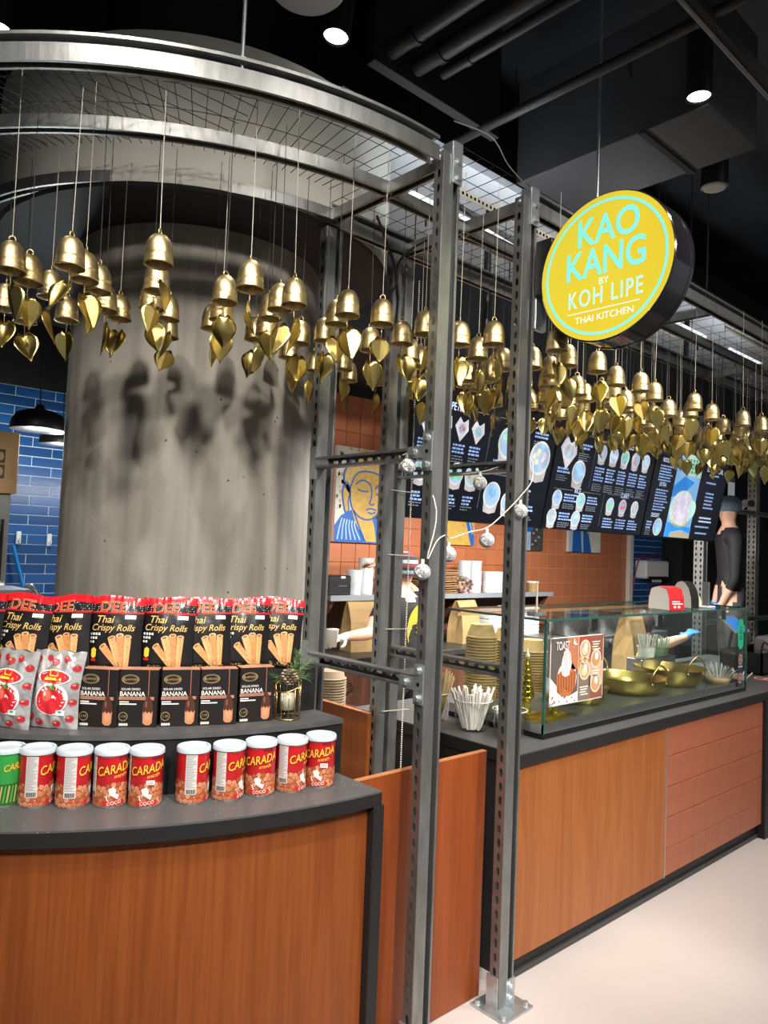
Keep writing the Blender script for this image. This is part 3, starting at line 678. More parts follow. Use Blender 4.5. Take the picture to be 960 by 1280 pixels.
for (cx, cy, c1) in ((.262, .228, (.62, .5, .4)), (.352, .18, (.55, .25, .1)), (.262, .135, (.65, .55, .3)), (.352, .072, (.6, .3, .15))):
    s.ell(cx, cy, .043, .043, ink(.66, .58, .42), 4); s.ell(cx, cy, .035, .034, ink(.45, .32, .18), 5); s.ell(cx-.004, cy-.006, .024, .018, ink(*c1), 6); s.ell(cx+.002, cy+.012, .013, .017, ink(.85, .83, .82), 7)
for (cx, cy) in ((.352, .255), (.26, .185), (.352, .125), (.26, .06)):
    for k in range(4): s.rect(cx-.034+.006*(k % 2), cy-k*.011, cx+.032-.008*(k % 3), cy-k*.011+.005, ink(.8, .76, .7), 4)
o = s.build('toast_poster', loc=((PX0+PX1)/2, KY0-.002, PZ0)); tag(o, 'dessert toast poster taped to the front pane of the display case', 'poster')
s = MB()
for (x, z) in ((PX0+.0, PZ1), (PX1, PZ1), (PX0, PZ0), (PX1, PZ0)): s.add([(x-.02, KY0-.006, z-.008), (x+.005, KY0-.006, z-.02), (x+.02, KY0-.006, z+.012), (x-.004, KY0-.006, z+.02)], [(0, 1, 2, 3)], FILM)
s.build('tape', o)
# green oval sign on the right end of the front pane
s = Print(flat((4.62, KY0-.002, 1.22), (1, 0, 0), (0, 0, 1)))
s.poly([(.04*math.cos(k*PI/10), (.05 if k <= 10 else -.05)+.04*math.sin(k*PI/10)) for k in range(20)], ink(.02, .42, .22), 1)
s.text('BRI', 0.006, .005, .055, ink(.01, .06, .03), 2, rot=PI/2, spacing=1.1)
tag(s.build('green_sign', loc=(4.62, KY0-.002, 1.17)), 'green oval sign stuck to the right end of the case front', 'sign')
s = Print(flat((4.62, KY0-.002, 1.02), (1, 0, 0), (0, 0, 1)))
s.rect(-.035, -.11, .035, .10, ink(.03, .035, .06), 1)
for zz in (.05, -.06): s.ell(0, zz, .028, .032, ink(.4, .3, .26), 2); s.ell(0, zz, .02, .024, ink(.16, .07, .06), 3); s.stroke([(-.012, zz-.01), (0, zz+.012), (.012, zz-.01)], .005, ink(.6, .5, .45), 4)
s.rect(-.03, .003, .03, .012, ink(.4, .4, .42), 2)
tag(s.build('badge_strip', loc=(4.62, KY0-.002, .91)), 'dark sticker strip with two round badges below the green sign', 'sticker')

# --- inside the case
DZ = KZ0+.0342
def pan(name, loc, r, h, rz, label, handles=2):
    t = thing(name, loc, label, 'pan', 'brass pans in the display case', rz)
    s = MB(); pr = [(r*.72, .0), (r*.86, h*.25), (r*.95, h*.7), (r, h), (r+.006, h+.002), (r+.006, h-.003), (r*.97, h-.006), (r*.9, h*.6), (r*.8, h*.22), (r*.68, .006)]
    s.lathe(pr, GOLDP, 40, caps=True); s.build('bowl', t, True, world=False, auto=35)
    for k in range(handles):
        sg = 1 if k == 0 else -1; w_ = .055
        s = MB(); s.tube(smooth_path([(sg*(r+.002), -w_, h-.012), (sg*(r+.012), -w_*1.05, h+.04), (sg*(r+.016), 0, h+.088), (sg*(r+.012), w_*1.05, h+.04), (sg*(r+.002), w_, h-.012)], 6), .0055, GOLDP, 8)
        hd = s.build('handle', t, True, world=False)
        s = MB(); [s.sphere((sg*(r+.004), q*w_, h-.012), .008, GOLDP, 8, 6) for q in (-1, 1)]; s.build('rivet', hd, True, world=False)
    return t
pan('brass_pan', (3.36, 2.14, DZ), .135, .085, .9, 'small brass pan behind the toast poster in the case')
pan('brass_pan', (3.86, 2.16, DZ), .205, .085, 1.35, 'wide brass pan with loop handles in the middle of the case')
pan('brass_pan', (4.335, 2.16, DZ+.0), .205, .10, 1.2, 'widest brass pan with riveted loop handles beside the wrapped cutlery')
# gold tower ornaments
def tower(loc, rz, sc, label):
    t = thing('gold_tower', loc, label, 'ornament', 'gold tower ornaments', rz)
    G = M('gilt', (.85, .62, .06), .25, .9, noise=.2, nscale=60)
    s = MB(); s.bbox(-.05*sc, .05*sc, -.05*sc, .05*sc, 0, .035*sc, G, .003); s.bbox(-.043*sc, .043*sc, -.043*sc, .043*sc, .035*sc, .045*sc, G, .002); s.build('plinth', t, world=False)
    s = MB(); s.lathe([(.022*sc, .045*sc), (.018*sc, .055*sc), (.024*sc, .075*sc), (.016*sc, .085*sc), (.026*sc, .1*sc), (.036*sc, .112*sc)], G, 16); s.build('stem', t, True, world=False)
    s = MB(); n = 7
    for k in range(n):
        z0, z1 = (.112+.024*k)*sc, (.112+.024*(k+1))*sc; r0, r1 = .034*sc*(1-k/n*.78), .034*sc*(1-(k+1)/n*.78)
        for q in range(8):
            a, b_ = q*PI/4, (q+1)*PI/4
            s.tube([(r0*math.cos(a), r0*math.sin(a), z0), (r1*math.cos(b_), r1*math.sin(b_), z1)], .0022*sc, G, 4, cap=False); s.tube([(r0*math.cos(b_), r0*math.sin(b_), z0), (r1*math.cos(a), r1*math.sin(a), z1)], .0022*sc, G, 4, cap=False)
        s.tube([(r0*math.cos(q*PI/6), r0*math.sin(q*PI/6), z0) for q in range(12)], .0024*sc, G, 4, closed=True)
    s.build('lattice', t, world=False)
    s = MB(); s.lathe([(.024*sc, .115*sc), (.005*sc, .275*sc)], M('tower_core', (.10, .07, .01), .6), 12); s.build('core', t, True, world=False)
    s = MB(); s.lathe([(.008*sc, .28*sc), (.012*sc, .29*sc), (.006*sc, .305*sc), (.0, .325*sc)], M('pale_crystal', (.8, .8, .62), .1), 10); s.build('finial', t, True, world=False)
    return t
tower((2.74, 2.02, DZ), .1, 1.0, 'tall gold lattice tower ornament at the left end of the case')
t2 = thing('gold_tower', (2.86, 1.96, DZ), 'short gold pedestal ornament beside the lattice tower in the case', 'ornament', 'gold tower ornaments', .15)
s = MB(); s.bbox(-.045, .045, -.045, .045, 0, .04, M('gilt', (.85, .62, .06), .25, .9), .003); s.build('plinth', t2, world=False)
s = MB(); s.lathe([(.03, .04), (.016, .05), (.022, .075), (.014, .09), (.034, .112), (.04, .118), (.03, .12)], M('gilt', (.85, .62, .06)), 16); s.build('goblet', t2, True, world=False)
# --- paper bags
def paper_bag(loc, w_, d_, h_, rz, label, tilt=0., mat=KRAFT):
    t = thing('paper_bag', loc, label, 'paper bag', None, rz); s = MB(); t.rotation_euler[0] = tilt
    n = 6
    def ring(z, sw, sd, pin=0): return [(-w_/2*sw, -d_/2*sd, z), (0, -d_/2*sd-pin*0, z), (w_/2*sw, -d_/2*sd, z), (w_/2*sw-pin, 0, z), (w_/2*sw, d_/2*sd, z), (0, d_/2*sd, z), (-w_/2*sw, d_/2*sd, z), (-w_/2*sw+pin, 0, z)]
    rows = [ring(0, 1, 1), ring(h_*.3, 1.01, .98, .012), ring(h_*.6, .99, .8, .03), ring(h_*.85, 1, .45, .03), ring(h_, 1, .12, .01)]
    vs = [v for r in rows for v in r]; fs = []
    for i in range(4):
        for k in range(8): fs.append((i*8+k, i*8+(k+1) % 8, (i+1)*8+(k+1) % 8, (i+1)*8+k))
    fs.append(tuple(range(7, -1, -1))); s.add(vs, fs, mat); s.build('bag_body', t, world=False)
    s = MB(); s.box(-w_/2, w_/2, -d_*.06-.003, -d_*.06+.0, h_*.94, h_*1.0, mat); s.build('top_fold', t, world=False)
    return t
paper_bag((3.52, 2.32, DZ), .17, .11, .27, .3, 'folded brown paper bag standing behind the poster in the case')
paper_bag((4.70, 2.62, .8737), .30, .15, .42, .2, 'large brown paper bag behind the display case beside the bending worker')
# straws / wrapped cutlery in holders inside the case
def stick_bunch(name, loc, n, r, h, mat, thick, label, group, cat, spread=.35, lean=0., seed=0, tip=None):
    rnd = random.Random(seed); s0 = MB(); s0.tube([(0, 0, 0), (0, 0, h*.55), (.0, 0, h)], [thick, thick*.95, thick], mat, 6); me = s0.mesh(name)
    for k in range(n):
        a = rnd.uniform(0, 2*PI); q = r*math.sqrt(rnd.random()); o = bpy.data.objects.new(name, me); COL.objects.link(o)
        o.location = (loc[0]+q*math.cos(a)*.6, loc[1]+q*math.sin(a)*.6, loc[2]+rnd.uniform(0, .006)); o.rotation_euler = (-math.sin(a)*spread*q/r+lean*.3, math.cos(a)*spread*q/r+lean, 0); o.scale = (1, 1, rnd.uniform(.88, 1.05))
        tag(o, label, cat, group)
PAPERW = M('white_wrap', (.75, .77, .74), .5); GREENW = M('green_wrap', (.42, .58, .45), .5)
def tub(name, loc, r, h, mat, label, cat, group=None, sq=False, rz=0.):
    t = thing(name, loc, label, cat, group, rz); s = MB()
    s.lathe([(r*.86, 0), (r, h), (r+.003, h+.001), (r-.004, h), (r*.86-.003, .004), (0, .004)], mat, 6 if sq else 24); s.build('wall', t, True, world=False, auto=40)
    return t
tub('straw_cup', (4.40, 2.345, DZ+.13), .055, .06, WHITE, 'white cup of wrapped straws at the back of the case', 'cup')
s = MB(); s.bbox(4.25, 4.68, 2.29, 2.395, DZ, DZ+.129, STAIN, .004); tag(s.build('steel_block', loc=(4.46, 2.34, DZ)), 'steel block at the back of the case under the straw cups', 'stand')
tub('straw_cup', (4.56, 2.34, DZ+.13), .055, .05, M('green_cup', (.25, .4, .25), .4), 'green cup of wrapped straws at the back of the case', 'cup')
stick_bunch('wrapped_straw', (4.40, 2.345, DZ+.136), 16, .05, .13, PAPERW, .004, 'white wrapped straw in the cups at the back of the case', 'straws in the case', 'straw', .25, 0, 3)
stick_bunch('wrapped_straw', (4.56, 2.34, DZ+.136), 14, .05, .11, GREENW, .004, 'pale green wrapped straw at the back of the case', 'green straws in the case', 'straw', .35, 0, 4)
s = MB(); s.lathe([(.055, 0), (.078, .045), (.074, .044), (.052, .004), (0, .004)], M('bamboo', (.6, .42, .22), .5), 24, (4.605, 1.985, DZ)); tag(s.build('bamboo_bowl', True, loc=(4.605, 1.985, DZ)) if False else s.build('bamboo_bowl', loc=(4.605, 1.985, DZ), smooth=True), 'shallow bamboo bowl of plastic spoons in the case', 'bowl')
stick_bunch('plastic_spoon', (4.605, 1.985, DZ+.03), 26, .062, .095, M('clear_spoon', (.75, .77, .78), .25), .0035, 'pale plastic spoon in the bamboo bowl', 'spoons in the bamboo bowl', 'spoon', .9, 0, 5)

# ================================================================== THINGS AT THE COUNTER END (left of the case)
def clear_tub(loc, r, h, rz, label):
    t = thing('clear_tub', loc, label, 'tub', None, rz); s = MB(); n = 32
    pr = [(0, .001), (.72*r, .001), (.86*r, .02), (r*1.0, h*.55), (r*.93, h*.8), (r*.98, h*.97), (r*1.04, h)]
    s.lathe(pr, CLEARP, n, caps=False); s.build('tub_wall', t, True, world=False)
    s = MB(); s.tube([(r*1.04*math.cos(q*PI/16), r*1.04*math.sin(q*PI/16), h) for q in range(32)], .0022, M('tub_rim', (.75, .78, .78), .2), 6, closed=True); s.build('rim', t, True, world=False)
    return t
TZ = .8738
clear_tub((2.53, 2.37, TZ), .058, .125, 0, 'clear tub of bamboo chopsticks at the back of the worktop end')
stick_bunch('chopstick', (2.53, 2.37, TZ+.005), 34, .045, .215, M('bamboo_stick', (.62, .5, .27), .55), .0032, 'pale bamboo chopstick standing in the clear tub', 'chopsticks in the tub', 'chopstick', .32, .05, 6)
clear_tub((2.535, 2.15, TZ), .080, .13, 0, 'clear tub of white wrapped forks in the middle of the worktop end')
stick_bunch('wrapped_fork', (2.535, 2.15, TZ+.005), 40, .07, .175, M('fork_wrap', (.80, .78, .72), .4), .0055, 'white wrapped fork standing in the clear tub', 'wrapped forks in the tub', 'fork', .36, 0, 8)
clear_tub((2.555, 1.965, TZ), .070, .12, 0, 'clear tub of wrapped spoons beside the glass case corner')
stick_bunch('wrapped_spoon', (2.555, 1.965, TZ+.005), 30, .06, .12, PAPERW, .007, 'white wrapped spoon standing in the clear tub by the case', 'wrapped spoons in the tub', 'spoon', .3, 0, 9)
# stacks of kraft bowls behind the case end
bw = MB(); bw.lathe([(.056, .0), (.0755, .060), (.083, .061), (.083, .0665), (.075, .066), (.055, .003), (0, .003)], KRAFTB, 28); bowl_me = bw.mesh('kraft_bowl', smooth=True); bowl_me.set_sharp_from_angle(angle=.6)
def bowl_stack(x, y, z0, n, pitch, label, group):
    for k in range(n):
        o = bpy.data.objects.new('kraft_bowl', bowl_me); COL.objects.link(o); o.location = (x+random.uniform(-.001, .001), y+random.uniform(-.001, .001), z0+k*pitch+.067); o.rotation_euler = (PI, 0, random.uniform(0, 6))
        tag(o, label, 'bowl', group)
bowl_stack(3.02, 2.52, TZ, 24, .0145, 'upturned kraft paper bowl in the tall stack behind the wrapped forks', 'kraft bowls in the left stack')
bowl_stack(3.24, 2.52, TZ, 22, .0145, 'upturned kraft paper bowl in the stack behind the gold tower', 'kraft bowls in the right stack')
bowl_stack(3.46, 2.52, TZ, 17, .0145, 'upturned kraft paper bowl in the low stack behind the small brass pan', 'kraft bowls in the low stack')

# ================================================================== BELLS
def leaf_mb(fold, curl):
    s = MB(); hw = [.020, .031, .0345, .033, .0285, .022, .014, .006, .0008]; n = len(hw)-1; cols = (-1, -.75, -.4, 0, .4, .75, 1)
    vs = []
    for i, w_ in enumerate(hw):
        q = i/n
        for c_ in cols:
            z = -.082*q+.012*math.sin(PI*min(1, abs(c_)*.95))*(1-q)**3
            vs.append((c_*w_, -abs(c_)*w_*fold-curl*(.05*q)**2*4*(1 if c_ > 0 else .7)-.10*curl*w_*(c_*c_), z))
    m = len(cols)
    s.add(vs, [(i*m+k, i*m+k+1, (i+1)*m+k+1, (i+1)*m+k) for i in range(n) for k in range(m-1)], GOLDL)
    return s
def make_bell():
    t = thing('wind_bell', (0, 0, 0), 'x', 'bell')
    s = MB(); out = [(.0, .090), (.010, .0892), (.020, .085), (.029, .075), (.035, .061), (.038, .046), (.039, .034), (.0392, .029), (.0385, .027), (.0392, .024), (.0388, .018), (.0402, .015), (.0395, .012), (.0405, .006), (.0425, .0)]
    inn = [(.0408, .0), (.0385, .007), (.0365, .03), (.034, .052), (.028, .068), (.016, .079), (.0, .082)]
    s.lathe(out+inn, GOLD, 24, caps=False); s.build('bell_body', t, True, world=False)
    s = MB(); s.tube([(.009*math.cos(k*PI/6), 0, .095+.010*math.sin(k*PI/6)) for k in range(12)], .0024, GOLD, 6, closed=True); s.build('loop', t, True, world=False)
    s = MB(); s.tube([(0, 0, 0), (0, 0, 1)], .0011, STRING, 5); o = s.build('cord', t, world=False); o.location = (0, 0, .103)
    s = MB(); s.tube([(0, 0, .08), (.0015, 0, .04), (0, .001, 0), (-.001, 0, -.03), (0, 0, -.052)], .0012, GOLD, 5)
    s.tube([(.006*math.cos(k*PI/5), 0, -.008+.007*math.sin(k*PI/5)) for k in range(10)], .0013, GOLD, 5, closed=True); s.lathe([(.0, .012), (.007, .02), (.006, .03), (0, .034)], GOLD, 8); s.build('clapper', t, True, world=False)
    s = leaf_mb(.40, 0.)
    o = s.build('leaf', t, True, world=False, solid=.0008, auto=14); o.location = (0, 0, -.05)
    return t
proto = make_bell(); used = [False]
_leafs = [c for c in proto.children if c.name.startswith('leaf')][0]
# a second, more strongly curled leaf
s = leaf_mb(.15, 3.4)
LEAF2 = s.mesh('leaf', smooth=True)
CORD2 = MB(); CORD2.tube([(0, 0, 0), (0, 0, 1)], .0012, STRINGD, 5); CORD2 = CORD2.mesh('cord')
BR = random.Random(21)
def bell(x, y, zc=2.455, label='', group='', front=False):
    for (px, py) in ((1.82, 1.74), (2.262, 1.74), (1.84, 2.40), (2.25, 2.40)):
        if abs(x-px) < .10 and abs(y-py) < .085: y = py+(.09 if y > py else -.09)
    if math.hypot(x-1.73, y-3.28) < .64: return
    z = zc-.044+BR.uniform(-.014, .014)
    if not used[0]: r = proto; used[0] = True
    else: r = dup(proto)
    r.location = (x, y, z); r.rotation_euler = (BR.uniform(-.05, .05), BR.uniform(-.05, .05), BR.uniform(0, 6.28)); r['label'] = label; r['group'] = group
    for c in r.children:
        if c.name.startswith('cord'):
            c.scale = (1, 1, (3.043-z-.103)/1.0); c.rotation_euler = (-r.rotation_euler[0]*.0, 0, 0)
            if not front and BR.random() < .75: c.data = CORD2
        if c.name.startswith('leaf'):
            c.rotation_euler = (BR.uniform(-.25, .25), BR.uniform(-.35, .35), BR.uniform(0, 6.28)); q = BR.uniform(1.08, 1.32); c.scale = (q, q, q)
            if BR.random() < .4: c.data = LEAF2
    r.rotation_euler[0] *= .3; r.rotation_euler[1] *= .3
LB = [(0.62, 2.32), (0.73, 2.16), (0.92, 2.0), (1.18, 1.93), (1.35, 1.94), (1.56, 1.93), (1.68, 1.89), (1.9, 1.90), (0.69, 2.39), (0.8, 2.53), (0.82, 2.29), (0.89, 2.36), (0.98, 2.53), (1.06, 2.60), (0.93, 2.75), (0.84, 2.92), (0.73, 2.77), (1.01, 2.2), (1.06, 2.34), (1.18, 2.47), (1.25, 2.61), (1.21, 2.13), (1.27, 2.25), (1.33, 2.42), (1.37, 2.05), (1.42, 2.18), (1.51, 2.34), (1.53, 2.45), (1.61, 2.05), (1.66, 2.18), (1.62, 2.28), (1.75, 2.54), (1.85, 2.14), (1.91, 2.03), (2.14, 2.62), (2.27, 2.58), (2.0, 2.49), (2.11, 2.19), (2.38, 2.48), (2.23, 2.25), (1.93, 2.60)]
for i, (x, y) in enumerate(LB):
    bell(x, y, 2.455, 'brass bell with heart leaf in the front row over the snack counter' if i < 8 else 'brass bell with heart leaf hung behind the front row over the snack counter', 'front bells over the snack counter' if i < 8 else 'rear bells over the snack counter', i < 8)
RB = [(2.01, 1.83), (2.22, 1.92), (2.12, 1.76), (2.36, 1.72), (2.63, 1.87), (2.55, 1.73), (2.74, 1.71), (2.94, 1.74), (3.12, 1.72), (3.36, 1.78), (3.76, 1.77), (4.01, 1.79), (4.22, 1.71), (4.45, 1.70)]
for x, y in RB: bell(x, y, 2.455, 'brass bell with heart leaf in the front row over the food counter', 'front bells over the food counter', True)
k = 0
pts_ = list(RB)
for row, y in enumerate((1.86, 1.98, 2.10, 2.22, 2.33)):
    x = 2.34+.07*(row % 2)
    while x < 6.6:
        if row < 2 and x > 3.3: pass
        px, py = x+BR.uniform(-.045, .045), y+BR.uniform(-.03, .03)
        if all(math.hypot(px-a, py-b_) > .093 for a, b_ in pts_):
            pts_.append((px, py)); bell(px, py, 2.44+BR.uniform(-.05, .02), 'brass bell with heart leaf hung behind the front row over the food counter', 'rear bells over the food counter')
        x += .155 if x < 4 else .21
for x in (4.62, 4.83, 5.02, 5.3, 5.55, 5.8): bell(x, 1.74+BR.uniform(-.03, .03), 2.455, 'brass bell with heart leaf in the front row over the food counter', 'front bells over the food counter')

# ================================================================== ROUND SIGN
sg = thing('round_sign', (2.33, 1.37, 2.40), 'round yellow illuminated restaurant sign with black drum on the strut post', 'sign')
SC = Vector((2.262, 1.398, 2.655)); SR = .262
s = MB(); n = 72
def ringpts(r, x): return [(x, SC.y-r*math.cos(2*PI*k/n), SC.z+r*math.sin(2*PI*k/n)) for k in range(n)]
prof = [(SR-.004, 0), (SR, .004), (SR, .022), (SR-.003, .024), (SR-.003, .115), (SR, .117), (SR, .132), (SR-.006, .137)]
vs = [p for r, x in prof for p in ringpts(r, SC.x+x)]
fs = [(i*n+k, i*n+(k+1) % n, (i+1)*n+(k+1) % n, (i+1)*n+k) for i in range(len(prof)-1) for k in range(n)]
s.add(vs, fs, M('sign_black', (.010, .010, .012), .12, coat=.5)); s.build('drum', sg, True, auto=40)
def mat_signface():
    m = M('sign_yellow', (.75, .55, .03), .35); nt = m.node_tree; b = nt.nodes['Principled BSDF']
    tc = nt.nodes.new('ShaderNodeTexCoord'); nn = nt.nodes.new('ShaderNodeTexNoise'); nn.inputs['Scale'].default_value = 2.2; nt.links.new(tc.outputs['Object'], nn.inputs['Vector'])
    r = nt.nodes.new('ShaderNodeValToRGB'); r.color_ramp.elements[0].position = .35; r.color_ramp.elements[1].position = .65
    r.color_ramp.elements[0].color = (.87, .64, .03, 1); r.color_ramp.elements[1].color = (.80, .74, .05, 1)
    nt.links.new(nn.outputs['Fac'], r.inputs[0]); nt.links.new(r.outputs[0], b.inputs['Emission Color']); b.inputs['Emission Strength'].default_value = .78; b.inputs['Base Color'].default_value = (.3, .22, .02, 1)
    return m
YEL = mat_signface(); CYAN = M('sign_cyan', (.1, .3, .3), .4, emit=(.22, .86, .82), es=.9); PALE = M('sign_pale', (.3, .4, .4), .4, emit=(.75, .95, .85), es=.95)
fx = flat((SC.x, SC.y, SC.z), (0, -1, 0), (0, 0, 1), .0008)
s = Print(fx); s.ell(0, 0, SR-.005, SR-.005, YEL, 1, 72); s.build('face', sg)
s = Print(fx); s.ring(0, 0, .228, .238, CYAN, 2, 72); s.build('ring', sg)
s = Print(fx); s.text('KAO', .012, .134, .138, CYAN, 2, spacing=1.0, sx=.84, offset=.016); s.text('KANG', .004, .020, .142, CYAN, 2, spacing=1.0, sx=.79, offset=.016); s.build('main_lettering', sg)
s = Print(fx); s.text('BY', .002, -.050, .034, PALE, 2, offset=.004); s.text('KOH LIPE', .005, -.100, .086, PALE, 2, sx=.70, spacing=1.18, offset=.006); s.text('KOH LIPE', .005, -.100, .086, ink(.20, .80, .80, .4, .8), 3, sx=.70, spacing=1.18, offset=-.020)
s.text('THAI KITCHEN', .006, -.175, .034, PALE, 2, offset=.004); s.rect(-.14, -.148, .14, -.145, PALE, 2); s.build('small_lettering', sg)
s = MB(); s.bbox(2.275, 2.40, 1.625, 1.70, 2.62, 2.83, BLKMET, .004); s.build('mount_box', sg)
s = MB(); s.bbox(2.29, 2.36, 1.70, 1.722, 2.50, 2.62, STEEL2, .003); s.build('mount_plate', sg); 

# ================================================================== STRING LIGHTS
BALL = M('wire_ball', (.78, .74, .72), .35, .0, noise=.3, nscale=130, bump=.6, bscale=160)
sl = thing('string_lights', (2.0, 1.72, 1.6), 'string of white wire ball lights draped between the strut posts', 'string lights')
balls = [(1.775, 1.83, 1.93), (1.745, 1.715, 1.575), (1.905, 1.75, 1.635), (2.07, 1.72, 1.69), (2.245, 1.71, 1.805), (2.235, 1.90, 1.915)]
cord = [(1.775, 1.86, 1.97), (1.78, 1.80, 1.96), (1.785, 1.70, 1.78), (1.755, 1.705, 1.62), (1.80, 1.705, 1.68), (1.865, 1.725, 1.70), (1.91, 1.745, 1.69), (1.99, 1.735, 1.715), (2.07, 1.72, 1.735), (2.15, 1.71, 1.79), (2.235, 1.702, 1.86), (2.30, 1.70, 1.93), (2.32, 1.74, 2.02), (2.24, 1.86, 1.965), (2.235, 2.0, 1.955)]
s = MB(); s.tube(smooth_path(cord, 5), .0022, M('cord_white', (.72, .66, .58), .5), 6); s.build('cord', sl, True)
pm = MB(); rb = random.Random(4); pm.sphere((0, 0, 0), .026, BALL, 14, 10)
for k in range(26):
    a = Vector((rb.gauss(0, 1), rb.gauss(0, 1), rb.gauss(0, 1))).normalized(); u = a.orthogonal().normalized(); v = a.cross(u); pm.tube([(u*math.cos(q*PI/8)+v*math.sin(q*PI/8))*.0268 for q in range(16)], .0008, STEEL2, 3, closed=True)
pmesh = pm.mesh('ball'); cp = MB(); cp.tube([(0, 0, .024), (0, 0, .042)], .006, M('socket', (.75, .73, .7), .3), 8); cpm = cp.mesh('socket')
for p in balls:
    o = bpy.data.objects.new('ball', pmesh); COL.objects.link(o); o.parent = sl; o.location = Vector(p)-sl.location
    q = bpy.data.objects.new('socket', cpm); COL.objects.link(q); q.parent = o
# bead chain down the back post
s = MB(); z = .3
while z < 2.85: s.sphere((2.318, 2.365, z), .0042, STRING, 6, 4); z += .0098
o = s.build('bead_chain', loc=(2.318, 2.365, .3)); tag(o, 'white bead chain tied down the back strut post', 'chain')
for z in (.62, .95, 1.30, 1.62, 1.90): s = MB(); s.tube([(2.20, 2.372, z), (2.325, 2.360, z-.003), (2.345, 2.355, z-.004)], .0018, STRING, 5); s.build('zip_tie', o)

# ================================================================== CEILING FITTINGS
for i, (p, tg, e, a) in enumerate(DOWN):
    d = (Vector(p)-Vector(tg)).normalized()
    if i == 1: d = Vector((0, 0, 1))
    elif i == 0: d = Vector((.10, -.02, 1)).normalized()
    else: d = (d+Vector((0, 0, 2))).normalized()
    t = thing('downlight', p, ['black tube downlight above the bells with a lit lens', 'black tube downlight above the round sign with a lit lens', 'black tube downlight behind the curved front rail'][i] if i < 3 else 'unseen black tube downlight over the aisle in front of the counters', 'lamp', 'tube downlights')  # the last three are invented housings for the added fill spots
    P0 = Vector(p); u = d.orthogonal().normalized(); v = d.cross(u); R_ = .054
    s = MB(); n = 28; rows = [(R_, .0), (R_, .34), (.0, .342)]
    vs = [P0+d*(h+.012)+(u*math.cos(2*PI*k/n)+v*math.sin(2*PI*k/n))*r for r, h in [(R_-.006, .0), (R_, 0), (R_, .36)]for k in range(n)]
    s.add(vs, [(i_*n+k, i_*n+(k+1) % n, (i_+1)*n+(k+1) % n, (i_+1)*n+k) for i_ in range(2) for k in range(n)]+[tuple(range(2*n, 3*n))], BLKMET); s.build('housing', t, True, auto=40)
    s = MB(); s.add([P0+d*.020+(u*math.cos(2*PI*k/n)+v*math.sin(2*PI*k/n))*(R_-.006) for k in range(n)], [tuple(range(n))], M('lens_glow', (1, 1, 1), .3, emit=(1, .97, .92), es=5.)); s.build('lens', t)
    s = MB(); s.tube([P0+d*.37, P0+d*.37+Vector((0, 0, 4.6-(P0+d*.37).z))], .007, BLKMET, 6); s.build('stem', t)
# big rectangular duct
t = thing('air_duct', (3.33, 1.7, 3.6), 'large black rectangular air duct above the round sign', 'duct')
s = MB(); s.bbox(3.08, 3.575, 1.41, 2.44, 3.60, 4.15, M('duct_grey', (.045, .046, .05), .6, noise=.15, nscale=4), .004); s.build('casing', t)
s = MB(); s.box(3.07, 3.585, 1.705, 1.735, 3.588, 3.601, CHAR); s.build('flange', t)
s = MB(); s.tube([(3.16, 1.71, 3.60), (3.16, 1.70, 3.595), (3.14, 1.72, 3.60), (3.07, 1.80, 3.95)], .006, CHAR, 6); s.build('strap', t)
for (x, y0, y1, z, r, lb) in ((1.99, .2, 2.25, 3.70, .036, 'thick black pipe under the ceiling above the bells, innermost of three'), (2.14, .2, 2.25, 3.70, .038, 'thick black pipe under the ceiling, middle of three'), (2.23, .2, 2.18, 3.68, .022, 'thinner black pipe beside the two thick ceiling pipes'), (2.585, .3, 2.6, 3.62, .022, 'lone black pipe running past the air duct')):
    s = MB(); s.tube([(x, y0, z), (x, y1, z)], r, M('pipe_black', (.02, .02, .021), .45), 16); s.tube([(x, y1-.16, z), (x, y1-.13, z)], r*1.18, BLKMET, 16); tag(s.build('ceiling_pipe', loc=(x, y1, z), smooth=True, auto=40), lb, 'pipe')
s = MB(); s.bbox(1.9, 2.7, 2.25, 2.3, 3.62, 4.6, BLACK, .003); struct(s.build('wall_pipe_bulkhead'))
t = thing('track_rail', (3.2, 1.21, 3.58), 'black lighting track with bright edge under the ceiling deck', 'track')
s = MB(); s.box(1.6, 6.5, 1.17, 1.22, 3.585, 3.63, CHAR); s.build('track_body', t); s = MB(); s.tube([(1.6, 1.205, 3.58), (6.5, 1.205, 3.58)], .008, STEEL, 8); s.build('edge_bar', t)
for k in range(5):
    s = MB(); y = .92-.11*k; s.box(1.6, 8, y, y+.055, 4.0, 4.07, CHAR); tag(s.build('deck_rib', loc=(3, y, 4.0)), 'dark ribbed metal deck strip under the ceiling', 'ceiling rib', 'ribs of the metal deck')
t = thing('ceiling_speaker', (3.82, 1.715, 3.6), 'round black ceiling speaker with beige grille beyond the air duct', 'speaker')
s = MB(); s.tube([(3.82, 1.715, 3.606), (3.82, 1.715, 3.74)], .068, BLKMET, 28); s.tube([(3.82, 1.715, 3.74), (3.82, 1.715, 4.6)], .012, BLKMET, 8); s.build('can', t, True, auto=40)
s = MB(); s.lathe([(0, -.004), (.052, -.002), (.058, .006)], M('beige_grille', (.34, .31, .26), .7, noise=.1, nscale=200), 28, (3.82, 1.715, 3.60)); s.build('grille', t)
t = thing('ceiling_dish', (1.56, 2.22, 3.75), 'round pale grey ceiling disc beside the black tube downlight', 'ceiling disc')
s = MB(); s.lathe([(0, .0), (.125, .004), (.14, .02), (.135, .05), (0, .06)], M('pale_disc', (.36, .35, .36), .6), 40, (1.485, 2.15, 3.62)); s.build('disc', t, True, auto=40)
s = MB(); s.tube([(1.485, 2.15, 3.68), (1.485, 2.15, 4.6)], .01, BLKMET, 8); s.build('stem', t)
